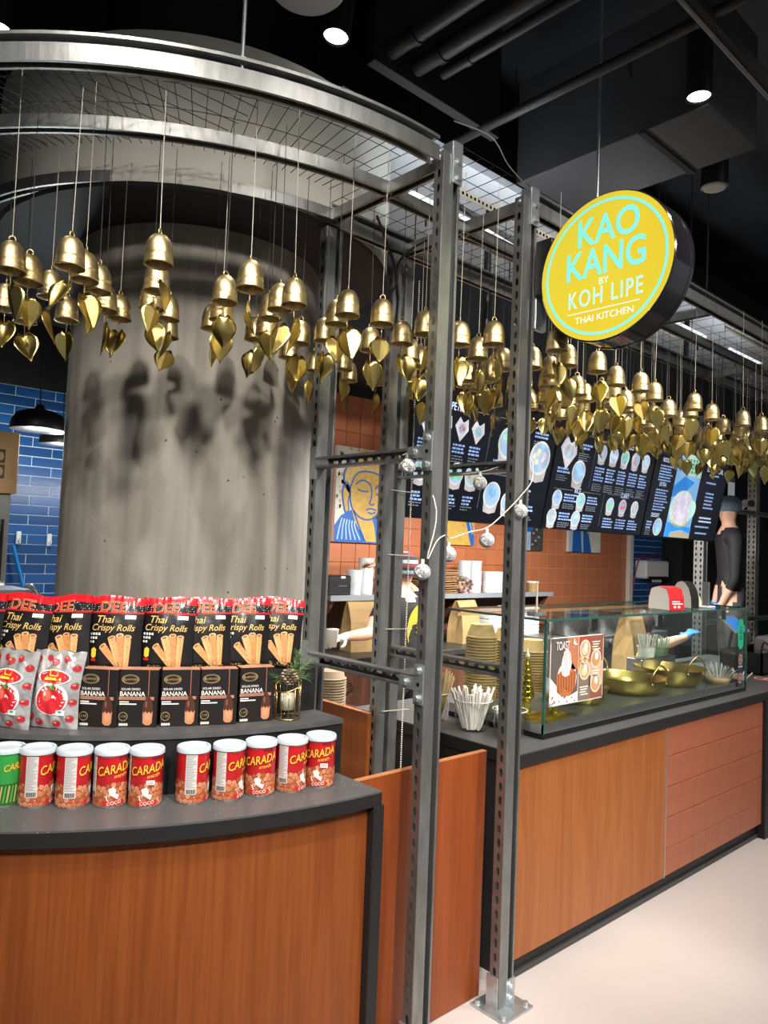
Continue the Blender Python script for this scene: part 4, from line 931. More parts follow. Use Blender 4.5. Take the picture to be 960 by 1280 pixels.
for (p, q) in (((3.64, 1.95, 3.55), (5.6, 2.9, 3.52)), ((4.0, 2.2, 3.4), (7.5, 2.3, 3.45)), ((4.2, 2.5, 3.5), (8, 2.4, 3.6))):
    s = MB(); s.tube([p, q], .012, CHAR, 8); [s.tube([Vector(p).lerp(Vector(q), k), (Vector(p).lerp(Vector(q), k).x, Vector(p).lerp(Vector(q), k).y, 4.6)], .005, CHAR, 5) for k in (.25, .8)]; tag(s.build('black_cable_pipe', loc=p), 'dark conduit pipe in the shadows behind the round sign', 'conduit', 'dark conduits behind the sign')
for p in KITCH:
    t = thing('tube_light', p, 'slim kitchen tube light hung behind the menu screens', 'lamp', 'kitchen tube lights')
    s = MB(); s.bbox(p[0]-.52, p[0]+.52, p[1]-.04, p[1]+.04, p[2], p[2]+.05, WHITE, .004); s.build('housing', t)
    s = MB(); s.bbox(p[0]-.50, p[0]+.50, p[1]-.022, p[1]+.022, p[2]-.025, p[2], M('tube_glow', (1, 1, 1), .4, emit=(1, .97, .92), es=2.0), .006); s.build('tube', t)
    for d in (-.4, .4): s = MB(); s.tube([(p[0]+d, p[1], p[2]+.05), (p[0]+d, p[1], 4.6)], .004, BLKMET, 5); s.build('hanger', t)

# ================================================================== SNACK CANS
CANR, CANH = .0435, .150
def make_can(kind, label, group):
    t = thing('snack_can', (0, 0, 0), label, 'can', group)
    body = M('can_red', (.50, .012, .018), .28, coat=.4) if kind == 'red' else M('can_green', (.03, .32, .06), .28, coat=.4)
    s = MB(); s.lathe([(CANR-.002, 0), (CANR, .003), (CANR, CANH-.012)], body, 40, caps=True); s.build('can_body', t, True, world=False, auto=40)
    s = MB(); s.lathe([(CANR+.0005, 0), (CANR+.001, .005)], STAIN, 40, caps=False); s.build('bottom_rim', t, True, world=False)
    s = MB(); s.lathe([(CANR+.0012, CANH-.014), (CANR+.003, CANH-.013), (CANR+.003, CANH-.003), (CANR+.001, CANH), (CANR-.005, CANH), (CANR-.007, CANH-.004), (CANR-.012, CANH-.005), (0, CANH-.004)], LIDW, 40); s.build('lid', t, True, world=False, auto=35)
    def fn(x, y, l):
        a = x/CANR-PI/2; r = CANR+.0004+.00022*l; return (r*math.cos(a), r*math.sin(a), y)
    p = Print(fn); rc = random.Random(3)
    if kind == 'red':
        pal = [ink(.44, .14, .06), ink(.52, .20, .09), ink(.36, .09, .04), ink(.56, .27, .15)]
        p.rect(-.135, .006, .135, .05, ink(.30, .05, .02), 1, 48)
        for row in range(5):
            for k in range(21):
                if rc.random() < .95: p.ell(-.131+k*.0128+(.0064 if row % 2 else 0), .011+row*.0115+rc.uniform(-.002, .002)+(.005*math.sin(k*.7) if row > 2 else 0), .0063, .0063, rc.choice(pal), 2+(row % 2), 12)
        for k in range(24): p.ell(-.13+k*.0108-.0015, .012+(k*37 % 50)*.001, .0018, .0018, ink(.75, .5, .32), 5, 8)
        for c0 in (-.0, .115):   # logo, Latin and Thai side
            for dx, m_, l_ in ((.0007, ink(.12, .01, .01), 5), (0, ink(.86, .52, .05), 6)):
                p.text('CARADA' if c0 == 0 else 'คาราด้า', c0+dx, .102-dx, .033, m_, l_, shear=.3, offset=.032 if l_ == 5 else .010, sx=.74, rot=.18)
            p.text('คาราด้า', c0+.014, .084, .012, ink(.85, .7, .1), 6, shear=.2, rot=.14)
            p.poly([(c0-.018, .02), (c0-.022, .032), (c0-.012, .036), (c0-.016, .05), (c0-.004, .056), (c0+.004, .048), (c0+.002, .038), (c0+.012, .034), (c0+.008, .022), (c0+.016, .016)], ink(.72, .70, .70), 7)
            p.text('COCO', c0+.0, .014, .012, ink(.85, .75, .72), 8, rot=.1, offset=.01); p.rect(c0-.028, .009, c0+.026, .020, ink(.52, .02, .02), 6, 8)
        p.rect(-.036, .132, -.004, .136, ink(.25, .08, .05), 5, 6); p.rect(.008, .128, .038, .133, ink(.12, .02, .02), 5, 6)
    else:
        p.rect(-.135, .006, .135, .06, ink(.02, .12, .02), 1, 48)
        for k in range(30): p.stroke([(-.13+k*.0088, .012), (-.125+k*.0088, .055)], .0035, ink(.45, .4, .12) if k % 2 else ink(.12, .3, .08), 2)
        p.text('CARADA', .01, .105, .024, ink(.1, .05, .01), 4, shear=.3, offset=.02, sx=.8, rot=.16); p.text('CARADA', .01, .105, .024, ink(.8, .45, .05), 5, shear=.3, offset=.012, sx=.8, rot=.16)
    p.rect(-.082, .028, -.052, .134, ink(.62, .6, .58), 4, 8)
    for k in range(22):
        y = .130-k*.0042
        if y > .046: p.rect(-.080, y, -.054-(.004*(k*7 % 5) if k % 4 else 0)*.6, y+.0016, ink(.25, .25, .26), 5, 5)
    for k in range(14): p.rect(-.079+k*.0018, .030, -.078+k*.0018+.0003*(k % 3), .042, ink(.05, .05, .05), 5)
    p.build('label_print', t, world=False)
    return t
can_red = make_can('red', 'red tall snack can with white lid, nut picture label', 'red snack cans')
green = make_can('green', 'green tall snack can with white lid at the end of the row', None)
def can_at(o, x, y, da): o.location = (x, y, .9303); o.rotation_euler = (0, 0, face_cam(x, y)+da)
NUT = 'red snack can turned to show its white nutrition panel'; FRO = 'red snack can with its yellow logo facing the aisle'
CANS = [(.709, 2.111, 1.25, NUT), (.784, 2.050, 1.35, NUT), (.865, 1.999, .25, FRO), (.940, 1.945, .12, FRO), (1.053, 1.896, 1.45, NUT), (1.146, 1.862, 1.05, NUT), (1.241, 1.845, .0, FRO), (1.331, 1.817, .95, NUT), (1.427, 1.803, -.1, FRO)]
for i, (x, y, da, lb) in enumerate(CANS):
    o = can_red if i == 0 else dup(can_red)
    can_at(o, x, y, da); o['label'] = ('red snack can right beside the green can, nutrition panel showing' if i == 0 else 'red snack can at the far end of the row, logo in front' if i == 8 else 'red snack can, %s from the green can, %s' % (['', 'second', 'third', 'fourth', 'fifth', 'sixth', 'seventh', 'eighth'][i], 'white nutrition panel showing' if lb == NUT else 'yellow logo in front')); o['group'] = 'red cans with nutrition panel' if lb == NUT else 'red cans with logo in front'
can_at(green, .646, 2.163, .5)
s = Print(flat((0, 0, 0), (1, 0, 0), (0, 0, 1)))
# price stickers on two front-facing cans
for (x, y) in ((.940, 1.945), (1.427, 1.803)):
    f = Vector((-x, -y, 0)).normalized(); r_ = Vector((-f.y, f.x, 0)); o_ = Vector((x, y, .9303))+f*(CANR+.0022)+r_*.012+Vector((0, 0, .068))
    p = Print(flat(o_, r_, (0, 0, 1))); p.rect(-.011, -.006, .011, .006, ink(.85, .85, .84), 1); [p.rect(-.009, q, .007, q+.0014, ink(.2, .2, .2), 2) for q in (-.003, .001)]
    tag(p.build('price_sticker', loc=o_), 'white price sticker on the front of a red snack can', 'sticker', 'price stickers on the red cans')

# ================================================================== CHOCOLATE BANANA BOXES
BXW, BXH, BXD = .109, .165, .050
def make_box():
    t = thing('banana_box', (0, 0, 0), 'x', 'box')
    blk = M('box_black', (.012, .010, .010), .4); cop = M('box_copper', (.45, .2, .13), .35)
    s = MB(); s.bbox(-BXW/2, BXW/2, -BXD/2, BXD/2, 0, BXH, blk, .0012); s.build('carton', t, world=False)
    s = MB(); s.box(-BXW/2+.001, BXW/2-.001, -BXD/2+.001, BXD/2-.001, BXH, BXH+.0006, cop); s.build('top_flap', t, world=False)
    p = Print(flat((0, -BXD/2, 0), (1, 0, 0), (0, 0, 1), .0003))
    wh = ink(.8, .78, .74); gd = ink(.42, .3, .14)
    p.ring(-.024, .137, .0225, .0245, gd, 2, 32, .55); p.ring(-.024, .137, .0195, .0205, gd, 2, 32, .5); p.text('BLAFOOD', -.024, .1365, .0085, gd, 2)
    p.text('SOLAR DRIED', -.022, .1085, .0092, wh, 2, sx=.95); p.text('BANANA', -.017, .0945, .0188, wh, 2, sx=.92, offset=.008)
    p.rect(-BXW/2, .078, .045, .087, ink(.40, .19, .13), 1); p.text('THAILAND CHOCOLATE', -.015, .0823, .006, ink(.12, .05, .03), 2)
    for k, w_ in enumerate((.026, .048)): p.rect(-.052, .070-k*.006, -.052+w_, .0735-k*.006, wh, 2)
    p.ring(-.040, .030, .0112, .0126, gd, 2, 24); p.text('1.10', -.040, .030, .009, gd, 2)
    for k in range(4): p.ell(-.0475+k*.0062, .007, .0036, .0042, ink(.6, .58, .55), 2, 8)
    p.stroke([(.028, BXH), (.0285, .09)], .0022, ink(.30, .12, .07), 2)
    ch, ba = ink(.07, .025, .015), ink(.52, .22, .11)
    p.poly([(.016, .012), (.023, .006), (.036, .006), (.042, .014), (.0435, .05), (.0145, .05)], ba, 3); p.ell(.029, .03, .009, .014, ink(.6, .28, .15), 4)
    p.poly([(.0145, .046), (.0185, .041), (.023, .047), (.028, .039), (.033, .046), (.038, .040), (.0435, .047), (.043, .065), (.038, .080), (.030, .086), (.022, .082), (.0155, .068)], ch, 5)
    p.poly([(.020, .084), (.030, .092), (.036, .082), (.03, .079)], ch, 6); p.ell(.024, .066, .0025, .010, ink(.2, .09, .06), 7)
    p.build('print', t, world=False)
    return t
bx = make_box()
for i, (x0, x1, y0, y1) in enumerate([(.884, 2.150, 0, 0), (.976, 2.091, 0, 0), (1.079, 2.036, 0, 0), (1.183, 1.992, 0, 0), (1.299, 1.966, 0, 0)]):
    x, y = x0, x1; n = Vector((x-SX, y-SY, 0)).normalized(); o = bx if i == 0 else dup(bx)
    o.location = (x-n.x*BXD/2, y-n.y*BXD/2, 1.1003); o.rotation_euler = (0, 0, math.atan2(n.y, n.x)+PI/2+(-.07, .0, .06, .03, .06)[i]-.12); o['label'] = ['black chocolate banana box next to the tomato crisp bags', 'black chocolate banana box, second from the tomato crisp bags', 'black chocolate banana box in the middle of the five', 'black chocolate banana box, second from the candle holder', 'black chocolate banana box next to the gold wire candle holder'][i]; o['group'] = 'chocolate banana boxes'

# ================================================================== CRISPY ROLL BAGS
BGW, BGH, BGT = .170, .235, .030
def bag_surface(u, v, wob):
    w_ = BGW/2*(1-.05*math.sin(PI*v)**2); g_ = (min(1, v/.12)**.5*.55+.45)*math.cos(max(0, (v-.35)/.65)*PI/2)**.7 if v < .999 else .03
    e = (1-abs(u)**2.6)
    t_ = BGT*g_*max(0, e)+.0012+.0022*math.sin(9*u+wob)*math.sin(7*v+wob*2)*e*(1 if v < .85 else .6)+(.0016*math.sin(26*u+wob) if v > .86 else 0)
    return w_*u, t_, BGH*v+.004*math.sin(3*u+wob)*(1 if v > .8 else 0)
def mat_dots():
    m = M('bag_dots', (.012, .012, .014), .25, coat=.5); nt = m.node_tree; b = nt.nodes['Principled BSDF']
    tc = nt.nodes.new('ShaderNodeTexCoord'); vo = nt.nodes.new('ShaderNodeTexVoronoi'); vo.inputs['Scale'].default_value = 170; vo.inputs['Randomness'].default_value = .35; nt.links.new(tc.outputs['Object'], vo.inputs['Vector'])
    r = nt.nodes.new('ShaderNodeValToRGB'); r.color_ramp.elements[0].position = .20; r.color_ramp.elements[1].position = .26; r.color_ramp.elements[0].color = (.6, .58, .55, 1); r.color_ramp.elements[1].color = (.012, .012, .014, 1)
    nt.links.new(vo.outputs['Distance'], r.inputs[0]); nt.links.new(r.outputs[0], b.inputs['Base Color']); return m
BAGK = M('bag_black', (.009, .008, .009), .3, coat=.3, bump=.15, bscale=25); BAGR = M('bag_red', (.55, .012, .02), .22, coat=.6, bump=.1, bscale=25); BAGD = mat_dots()
def make_bag(wob, label):
    t = thing('crispy_roll_bag', (0, 0, 0), label, 'snack bag')
    def mf(v): return BAGR if v > .905 else BAGD if v > .79 else BAGR if v > .765 else BAGK
    s = MB()
    def fr(u, v):
        x, t_, z = bag_surface(2*u-1, v, wob); return (x, -t_, z)
    def bk(u, v):
        x, t_, z = bag_surface(1-2*u, v, wob); return (x, t_, z)
    s.grid(fr, 24, 40, None, mf); s.grid(bk, 16, 20, None, mf)
    s.add([fr(k/12, 0) for k in range(13)]+[bk(k/12, 0) for k in range(13)], [tuple(range(26))], BAGK)
    s.build('pouch', t, True, world=False)
    def fn(x, y, l):
        v = min(.995, max(0.005, y/BGH)); u = max(-.985, min(.985, x/(BGW/2*(1-.05*math.sin(PI*v)**2)))); X, t_, z = bag_surface(u, v, wob); return (X, -t_-.0020-.0003*l, z)
    p = Print(fn); gd = ink(.62, .42, .14); wh = ink(.8, .8, .78); rd = ink(.75, .05, .03)
    p.rect(-.048, .187, .028, .212, ink(.012, .012, .014), 1, 8); p.text('DEE', -.01, .199, .043, ink(.8, .5, .2), 3, sx=1.1, offset=.022); p.text('DEE', -.01, .199, .043, rd, 5, sx=1.1, offset=.006)
    p.text('Thai', -.032, .163, .032, gd, 2, shear=.25, offset=.006); p.text('Crispy Rolls', -.006, .138, .0285, gd, 2, shear=.25, sx=.95, offset=.006)
    for k in range(3):
        for q in range(4-k): p.rect(-.074+q*.009, .115-k*.012, -.068+q*.009, .122-k*.012, wh, 2); 
    p.rect(.030, .166, .062, .178, wh, 4); [p.rect(.033, .168+.004*k, .058, .1695+.004*k, ink(.3, .3, .3), 5) for k in range(2)]
    tan = [ink(.55, .27, .10), ink(.62, .32, .13), ink(.50, .22, .08), ink(.58, .30, .12)]
    for k, (bx_, by_, tx, ty, wd) in enumerate(((.020, .022, -.030, .082, .024), (.026, .015, -.004, .108, .024), (.034, .012, .020, .116, .023), (.044, .020, .044, .112, .021))):
        d = Vector((tx-bx_, ty-by_)).normalized(); n = Vector((-d.y, d.x))*wd/2; A, B_ = Vector((bx_, by_)), Vector((tx, ty))
        for m_ in range(4):
            a_, b_ = A.lerp(B_, m_/4), A.lerp(B_, (m_+1)/4); wa, wb_ = .62+.38*m_/4, .62+.38*(m_+1)/4
            p.poly([a_-n*wa, b_-n*wb_, b_+n*wb_, a_+n*wa], tan[k], 3+k)
        p.stroke([A.lerp(B_, .1)+n*.45, B_+n*.5], .002, ink(.75, .5, .28), 4+k); p.stroke([A-n*.5, B_-n*.9], .0016, ink(.25, .1, .04), 4+k)
        p.ell(B_.x, B_.y, wd*.5, .006, ink(.68, .40, .2), 5+k, 14, math.atan2(n.y, n.x)); p.ell(B_.x, B_.y, wd*.33, .0035, ink(.28, .11, .04), 6+k, 12, math.atan2(n.y, n.x))
        for q in range(6):
            e_ = A.lerp(B_, .15+.13*q)+n*math.sin(q*2.3+k)*.5; p.ell(e_.x, e_.y, .0011, .0011, ink(.08, .04, .03), 7+k, 6)
    rr = random.Random(5)
    for k in range(46): p.ell(rr.uniform(-.05, .055), rr.uniform(.008, .022), .0028, .0018, ink(.34, .24, .08) if k % 2 else ink(.2, .13, .05), 2, 6)
    p.poly([(-.066, .05), (-.058, .045), (-.05, .05), (-.05, .072), (-.058, .078), (-.066, .072)], ink(.85, .55, .05), 2, ); p.rect(-.066, .036, -.05, .044, ink(.5, .02, .02), 2)
    p.build('print', t, world=False)
    return t
# standing on the upper step
BAGS = [(-5, .0), (45, .10), (95, -.12), (156, .02), (218, -.03), (268, .02), (318, -.05), (364, .16)]
bagA, bagB = make_bag(.4, 'x'), make_bag(2.1, 'x'); nb = [0, 0]
BPOS = [(.625, 2.44), (.725, 2.365), (.825, 2.285), (.945, 2.215), (1.080, 2.150), (1.195, 2.110), (1.315, 2.080), (1.430, 2.070)]
BLB = ['black and red crispy roll bag nearest the blue brick side of the step', 'black and red crispy roll bag behind the tomato crisp bags', 'tilted black and red crispy roll bag behind the tomato crisp bags', 'black and red crispy roll bag, fifth from the pine sprig', 'black and red crispy roll bag, fourth from the pine sprig', 'black and red crispy roll bag, third from the pine sprig', 'black and red crispy roll bag, second from the pine sprig', 'black and red crispy roll bag above the pine sprig at the step end']
for i, (x, y) in enumerate(BPOS):
    src, k = (bagA, 0) if i % 2 == 0 else (bagB, 1); o = src if nb[k] == 0 else dup(src); nb[k] += 1
    n = Vector((x-SX, y-SY, 0)).normalized()
    o.location = (x, y, 1.2403); o.rotation_euler = (-.10, (.0, .03, -.06, .0, .02, -.02, .02, .05)[i], math.atan2(n.y, n.x)+PI/2-.15+(.05, .1, -.05, .06, -.05, .04, .0, -.30)[i]); o.scale = (.96, .85, .97); o['label'] = BLB[i]; o['group'] = 'crispy roll bags'

# ================================================================== TOMATO CRISP BAGS
SILV = M('bag_silver', (.80, .80, .82), .16, .7, noise=.3, nscale=18, bump=.7, bscale=22)
def make_tomato(label):
    t = thing('tomato_crisp_bag', (0, 0, 0), label, 'snack bag'); W_, H_, T_ = .150, .215, .032
    def surf(u, v):
        e = max(0, 1-abs(u)**3); g_ = max(0, math.sin(PI*min(max(v*.94+.03, 0), 1)))**.6; w_ = W_/2*(1-.10*math.sin(PI*v)**1.5)
        return w_*u, T_*g_*e+.001+.0035*math.sin(11*u+3*v)*math.sin(9*v+u)*e, H_*v+.003*math.sin(9*u)*(1 if v > .9 else 0)
    s = MB(); fr = lambda u, v: (lambda q: (q[0], -q[1], q[2]))(surf(2*u-1, v)); bk = lambda u, v: surf(1-2*u, v)
    s.grid(fr, 24, 30, SILV); s.grid(bk, 14, 16, SILV); s.build('pouch', t, True, world=False)
    def fn(x, y, l):
        v = min(.99, max(.01, y/H_)); u = max(-.97, min(.97, x/(W_/2*(1-.10*math.sin(PI*v)**1.5)))); q = surf(u, v); return (q[0], -q[1]-.0022-.0004*l, q[2])
    p = Print(fn, True); wh = ink(.82, .82, .82); rd = ink(.62, .02, .03)
    p.ell(0, .142, .048, .021, wh, 1, 24); p.ell(0, .142, .044, .018, rd, 2, 24); p.rect(-.011, .145, .013, .164, ink(.85, .6, .03), 3); p.rect(-.002, .150, .002, .162, rd, 4); p.rect(-.006, .156, .006, .158, rd, 4); p.rect(-.022, .134, .024, .141, ink(.85, .6, .05), 3)
    p.ell(0, .082, .046, .045, wh, 1, 24); p.ell(0, .079, .042, .040, rd, 2, 24); p.ell(-.012, .09, .012, .016, ink(.85, .12, .08), 3, 16); p.ell(-.016, .096, .004, .007, ink(.95, .6, .55), 4, 10)
    for k in range(6): a = k*PI/3+.3; p.poly([(0, .116), (.026*math.cos(a)+.004*math.sin(a), .114+.012*math.sin(a)), (.004*math.sin(a), .108)], ink(.06, .28, .05), 5)
    p.stroke([(0, .114), (.003, .125)], .004, ink(.1, .3, .06), 6)
    p.rect(.018, .038, .042, .052, ink(.7, .8, .75), 2); p.rect(.02, .04, .034, .050, ink(.05, .35, .3), 3)
    for (x, y) in ((-.055, .19), (-.02, .195), (.03, .195), (.058, .17), (.06, .12), (.058, .075), (.055, .03), (.02, .014), (-.03, .016), (-.058, .03), (-.06, .14), (0, .185)):
        p.ell(x, y, .0105, .0095, ink(.38, .015, .03), 2, 14); p.ell(x-.003, y+.003, .004, .003, ink(.8, .2, .2), 3, 8); p.poly([(x-.005, y+.008), (x, y+.012), (x+.005, y+.008), (x, y+.006)], ink(.08, .2, .05), 3)
    p.build('print', t, world=False)
    return t
tb = make_tomato('silver tomato crisp bag leaning beside the chocolate banana boxes')
tb2 = dup(tb, label='silver tomato crisp bag beside the other tomato bag and the green can'); 
for o, (x, y), da in ((tb, (.776, 2.212), -.12), (tb2, (.680, 2.285), -.28)):
    n = Vector((x-SX, y-SY, 0)).normalized(); o.location = (x, y, 1.1012); o.rotation_euler = (-.10, .03, math.atan2(n.y, n.x)+PI/2+da); o['group'] = 'tomato crisp bags'

# ================================================================== CANDLE HOLDER WITH PINE SPRIG
t = thing('candle_holder', (1.405, 1.955, 1.1003), 'gold wire candle holder with a cream candle and glass', 'candle holder')
GW = M('gold_wire', (.75, .52, .22), .25, 1.); R_ = .041
def top(a): return .105+.018*math.cos(a-.4)
s = MB()
for k in range(12): a = k*PI/6; s.tube([(R_*math.cos(a), R_*math.sin(a), .003), (R_*math.cos(a), R_*math.sin(a), top(a))], .0013, GW, 6)
s.tube([(R_*math.cos(k*PI/12), R_*math.sin(k*PI/12), .003) for k in range(24)], .002, GW, 6, closed=True); s.tube([(R_*math.cos(k*PI/12), R_*math.sin(k*PI/12), top(k*PI/12)) for k in range(24)], .002, GW, 6, closed=True); s.build('cage', t, True, world=False)
s = MB(); s.lathe([(.022, .028), (.022, .075), (.019, .078), (0, .074)], M('candle_wax', (.78, .70, .55), .5), 24); s.build('candle', t, True, world=False)
s = MB(); s.lathe([(.020, .004), (.006, .01), (.005, .022), (.028, .027), (.029, .108)], CLEARP, 24, caps=False); s.build('glass_cup', t, True, world=False)
ps = thing('pine_sprig', (1.405, 1.955, 1.225), 'pine sprig with a brown cone resting on the candle holder', 'decoration')
s = MB(); rp = random.Random(9)
def needles(p0, d, n, L, mat):
    for k in range(n):
        q = p0+d*(k/n*.085); a = Vector((rp.gauss(0, 1), rp.gauss(0, 1), rp.gauss(0, 1))).normalized(); s.tube([q, q+(d.normalized()*.7+a*.6).normalized()*L], [.0011, .0003], mat, 3, cap=False)
GRN = M('pine_green', (.055, .12, .035), .6); GRN2 = M('pine_green_b', (.10, .17, .06), .6)
for d, n in ((Vector((.3, -.2, .95)), 70), (Vector((.75, -.2, .65)), 60), (Vector((-.3, -.6, .5)), 30), (Vector((-.8, -.1, .3)), 40), (Vector((.5, -.5, .2)), 30), (Vector((.55, .1, 1.0)), 60)): needles(Vector((0, 0, -.01)), d, n, .028, GRN if rp.random() < .6 else GRN2)
s.build('needles', ps, world=False)
s = MB()
for r in range(6):
    z = -.012+r*.008; rr = .020*math.sin(PI*(r+1)/7.5)+.004
    for k in range(9): a = k*2*PI/9+r*.35; c_ = Vector((-.012+rr*math.cos(a), -.022+rr*math.sin(a), z)); s.sphere(c_, .0058, M('cone_brown', (.17, .09, .055), .7) if (k+r) % 3 else M('cone_tip', (.42, .32, .28), .7), 6, 4, (1, 1, .5))
s.build('pine_cone', ps, world=False)

# ================================================================== MENU SCREENS
SB, ST = Vector((0, 2.62, 1.80)), Vector((0, 2.50, 2.425)); SU = (ST-SB).normalized(); SH = (ST-SB).length; SW = 1.148
SCRBG = M('screen_dark', (.004, .004, .006), .18, emit=(.006, .008, .014), es=1.0)
def sk(r, g, b_, e=1.): return ink(r, g, b_, .4, e)
TXT, TXD = sk(.27, .40, .74), sk(.15, .17, .21); TW = sk(.55, .68, .92)
def dish(p, cx, cy, r, col, l=3, tub_=True, own=True):
    if own: p0, p = p, Print(p.fn)
    if tub_: p.poly([(cx-r*.93, cy), (cx-r*.72, cy-r*1.35), (cx, cy-r*1.5), (cx+r*.72, cy-r*1.35), (cx+r*.93, cy)], sk(.40, .38, .40), l)
    p.ell(cx, cy, r, r*1.02, sk(.62, .60, .55), l+1, 22); p.ell(cx, cy, r*.88, r*.9, sk(.30, .45, .66), l+2, 20)
    rd = random.Random(int(cx*1000+cy*77))
    for k in range(9):
        a = rd.uniform(0, 6.28); q = r*.6*math.sqrt(rd.random()); p.ell(cx+q*math.cos(a), cy+q*math.sin(a), r*rd.uniform(.12, .3), r*rd.uniform(.1, .2), sk(*[c*rd.uniform(.7, 1.25) for c in col]), l+3, 8, rd.uniform(0, 3))
    if own: p.build('dish_picture', p0.owner)
def boat(p, cx, cy, r, col):
    p0, p = p, Print(p.fn)
    p.poly([(cx-r, cy+r*.2), (cx-r*.45, cy+r*1.1), (cx+r*.1, cy+r*.55), (cx+r*.75, cy+r*1.0), (cx+r, cy-r*.1), (cx, cy-r*1.3)], sk(.56, .54, .58), 3); dish(p, cx, cy, r*.62, col, 4, False, False); p.build('dish_picture', p0.owner)
def lines(p, x, y, w_, n, dy, mat, h=.007, rag=True):
    rd = random.Random(int(x*991+y*313))
    for k in range(n):
        q = x
        while q < x+w_*(rd.uniform(.65, 1) if rag else 1):
            L = rd.uniform(.008, .03); p.rect(q, y-k*dy, min(q+L, x+w_), y-k*dy+h, mat, 3); q += L+.005
def head(p, txt, x, y, size, x0, x1):
    p.text(txt, x, y, size, TW, 3, sx=.72, offset=.01); wd = size*len(txt)*.24
    p.rect(x0, y-.002, x-wd-.01, y+.001, TXD, 3); p.rect(x+wd+.01, y-.002, x1, y+.001, TXD, 3)
labels = ['menu screen with appetizers and soups next to the slotted back post', 'menu screen with noodle, rice and curry bowls between two other screens', 'menu screen with a large pad thai picture over the blue brick wall']
for i in range(3):
    x0 = 2.485+i*1.157; O = Vector((x0, SB.y, SB.z)); t = thing('menu_screen', (x0+SW/2, 2.56, 1.80), labels[i], 'screen', 'menu screens'); Rv = Vector((1, 0, 0)); N = Rv.cross(SU)
    s = MB(); s.prism_axis([(0, 0), (SW, 0), (SW, SH), (0, SH)], O, Rv, SU, N, -.045, 0, BLKMET); s.build('case', t)
    p = Print(flat(O, Rv, SU, .0007)); p.rect(.008, .008, SW-.008, SH-.008, SCRBG, 1); p.build('display', t)
    p = Print(flat(O, Rv, SU, .0007)); d = Print(flat(O, Rv, SU, .0007)); d.owner = t
    if i == 0:
        head(p, 'APPETIZER', .28, .575, .055, .05, .52)
        for k in range(4): boat(d, .085+k*.125, .475, .052, ((.5, .25, .15), (.3, .5, .25), (.45, .15, .12), (.3, .45, .3))[k]); lines(p, .04+k*.125, .385, .09, 3, .018, TXT, .010); lines(p, .045+k*.125, .33, .085, 3, .014, TXD, .006)
        for k in range(4): dish(d, .10+k*.125, .245, .056, ((.1, .55, .2), (.2, .7, .25), (.12, .6, .2), (.5, .3, .1))[k]); lines(p, .055+k*.125, .125, .08, 3, .018, TXT, .010); lines(p, .05+k*.125, .075, .09, 2, .014, TXD, .006)
        p.stroke([(.56, .08), (.56, .56)], .002, TXD, 3); head(p, 'SALAD & SOUP', .87, .575, .055, .62, 1.12)
        for (cx, cy, r, c_) in ((.66, .16, .07, (.2, .4, .7)), (.72, .45, .085, (.3, .6, .4)), (1.02, .40, .095, (.65, .6, .5)), (.80, .13, .055, (.5, .5, .55))): dish(d, cx, cy, r, c_)
        for (x, y) in ((.94, .53), (.62, .34), (.86, .20), (.92, .11)): lines(p, x, y, .15, 2, .02, TXT, .011); lines(p, x, y-.045, .13, 3, .013, TXD, .006)
    elif i == 1:
        head(p, 'SPECIAL', .22, .585, .05, .05, .40); boat(d, .13, .47, .085, (.5, .35, .25)); dish(d, .27, .36, .07, (.3, .55, .7)); lines(p, .24, .52, .13, 2, .02, TXT, .012); lines(p, .24, .47, .12, 4, .013, TXD, .006); lines(p, .05, .36, .13, 2, .02, TXT, .012); lines(p, .05, .32, .12, 3, .013, TXD, .006)
        p.stroke([(.41, .27), (.41, .56)], .002, TXD, 3); head(p, 'NOODLE', .77, .575, .05, .46, 1.1)
        for k in range(5): dish(d, .49+k*.135, .50, .05, ((.6, .4, .3), (.5, .55, .6), (.2, .5, .25), (.6, .25, .2), (.5, .45, .4))[k]); lines(p, .44+k*.135, .40, .11, 5, .019, TXT, .010); lines(p, .44+k*.135, .30, .11, 4, .013, TXD, .006)
        head(p, 'RICE', .30, .245, .045, .05, .56)
        for k, (cx, cy) in enumerate(((.10, .19), (.35, .19), (.08, .075), (.33, .075))): dish(d, cx, cy, .048, ((.3, .4, .6), (.2, .55, .3), (.45, .45, .3), (.5, .5, .55))[k]); lines(p, cx+.07, cy+.02, .14, 3, .018, TXT, .010); lines(p, cx+.07, cy-.035, .12, 3, .012, TXD, .006)
        p.stroke([(.60, .04), (.60, .25)], .002, TXD, 3); head(p, 'CURRY', .85, .255, .045, .64, 1.1)
        for k in range(3): dish(d, .69+k*.155, .185, .047, ((.25, .55, .2), (.65, .15, .12), (.6, .35, .15))[k]); lines(p, .64+k*.155, .09, .12, 4, .018, TXT, .009)
    else:
        for (x, y, n, tt) in ((.08, .50, 6, 'NOODLE'), (.08, .33, 8, 'EXTRA'), ): p.text(tt, x+.08, y+.045, .042, TW, 3, sx=.75, offset=.01); lines(p, x, y, .19, n, .02, TXT, .010)
        p.text('DESSERT', .14, .155, .04, TW, 3, sx=.75, offset=.01); lines(p, .04, .10, .07, 3, .02, TXT, .011); lines(p, .04, .05, .07, 4, .012, TXD, .005)
        dish(d, .20, .075, .062, (.3, .6, .8), 3, False)
        q0, q1 = .32, .70
        d.rect(q0, .01, q1, SH-.012, sk(.20, .42, .72), 2); d.poly([(q0, .38), (.45, .46), (.62, .43), (.50, .34), (q0, .30)], sk(.03, .22, .62), 4); d.poly([(.45, .47), (q1, .47), (q1, SH-.012), (.44, SH-.012)], sk(.45, .62, .55), 3)
        for k in range(16): d.ell(.50+(k % 4)*.045, .50+(k//4)*.028, .016, .012, sk(.05, .28, .14), 5, 8)
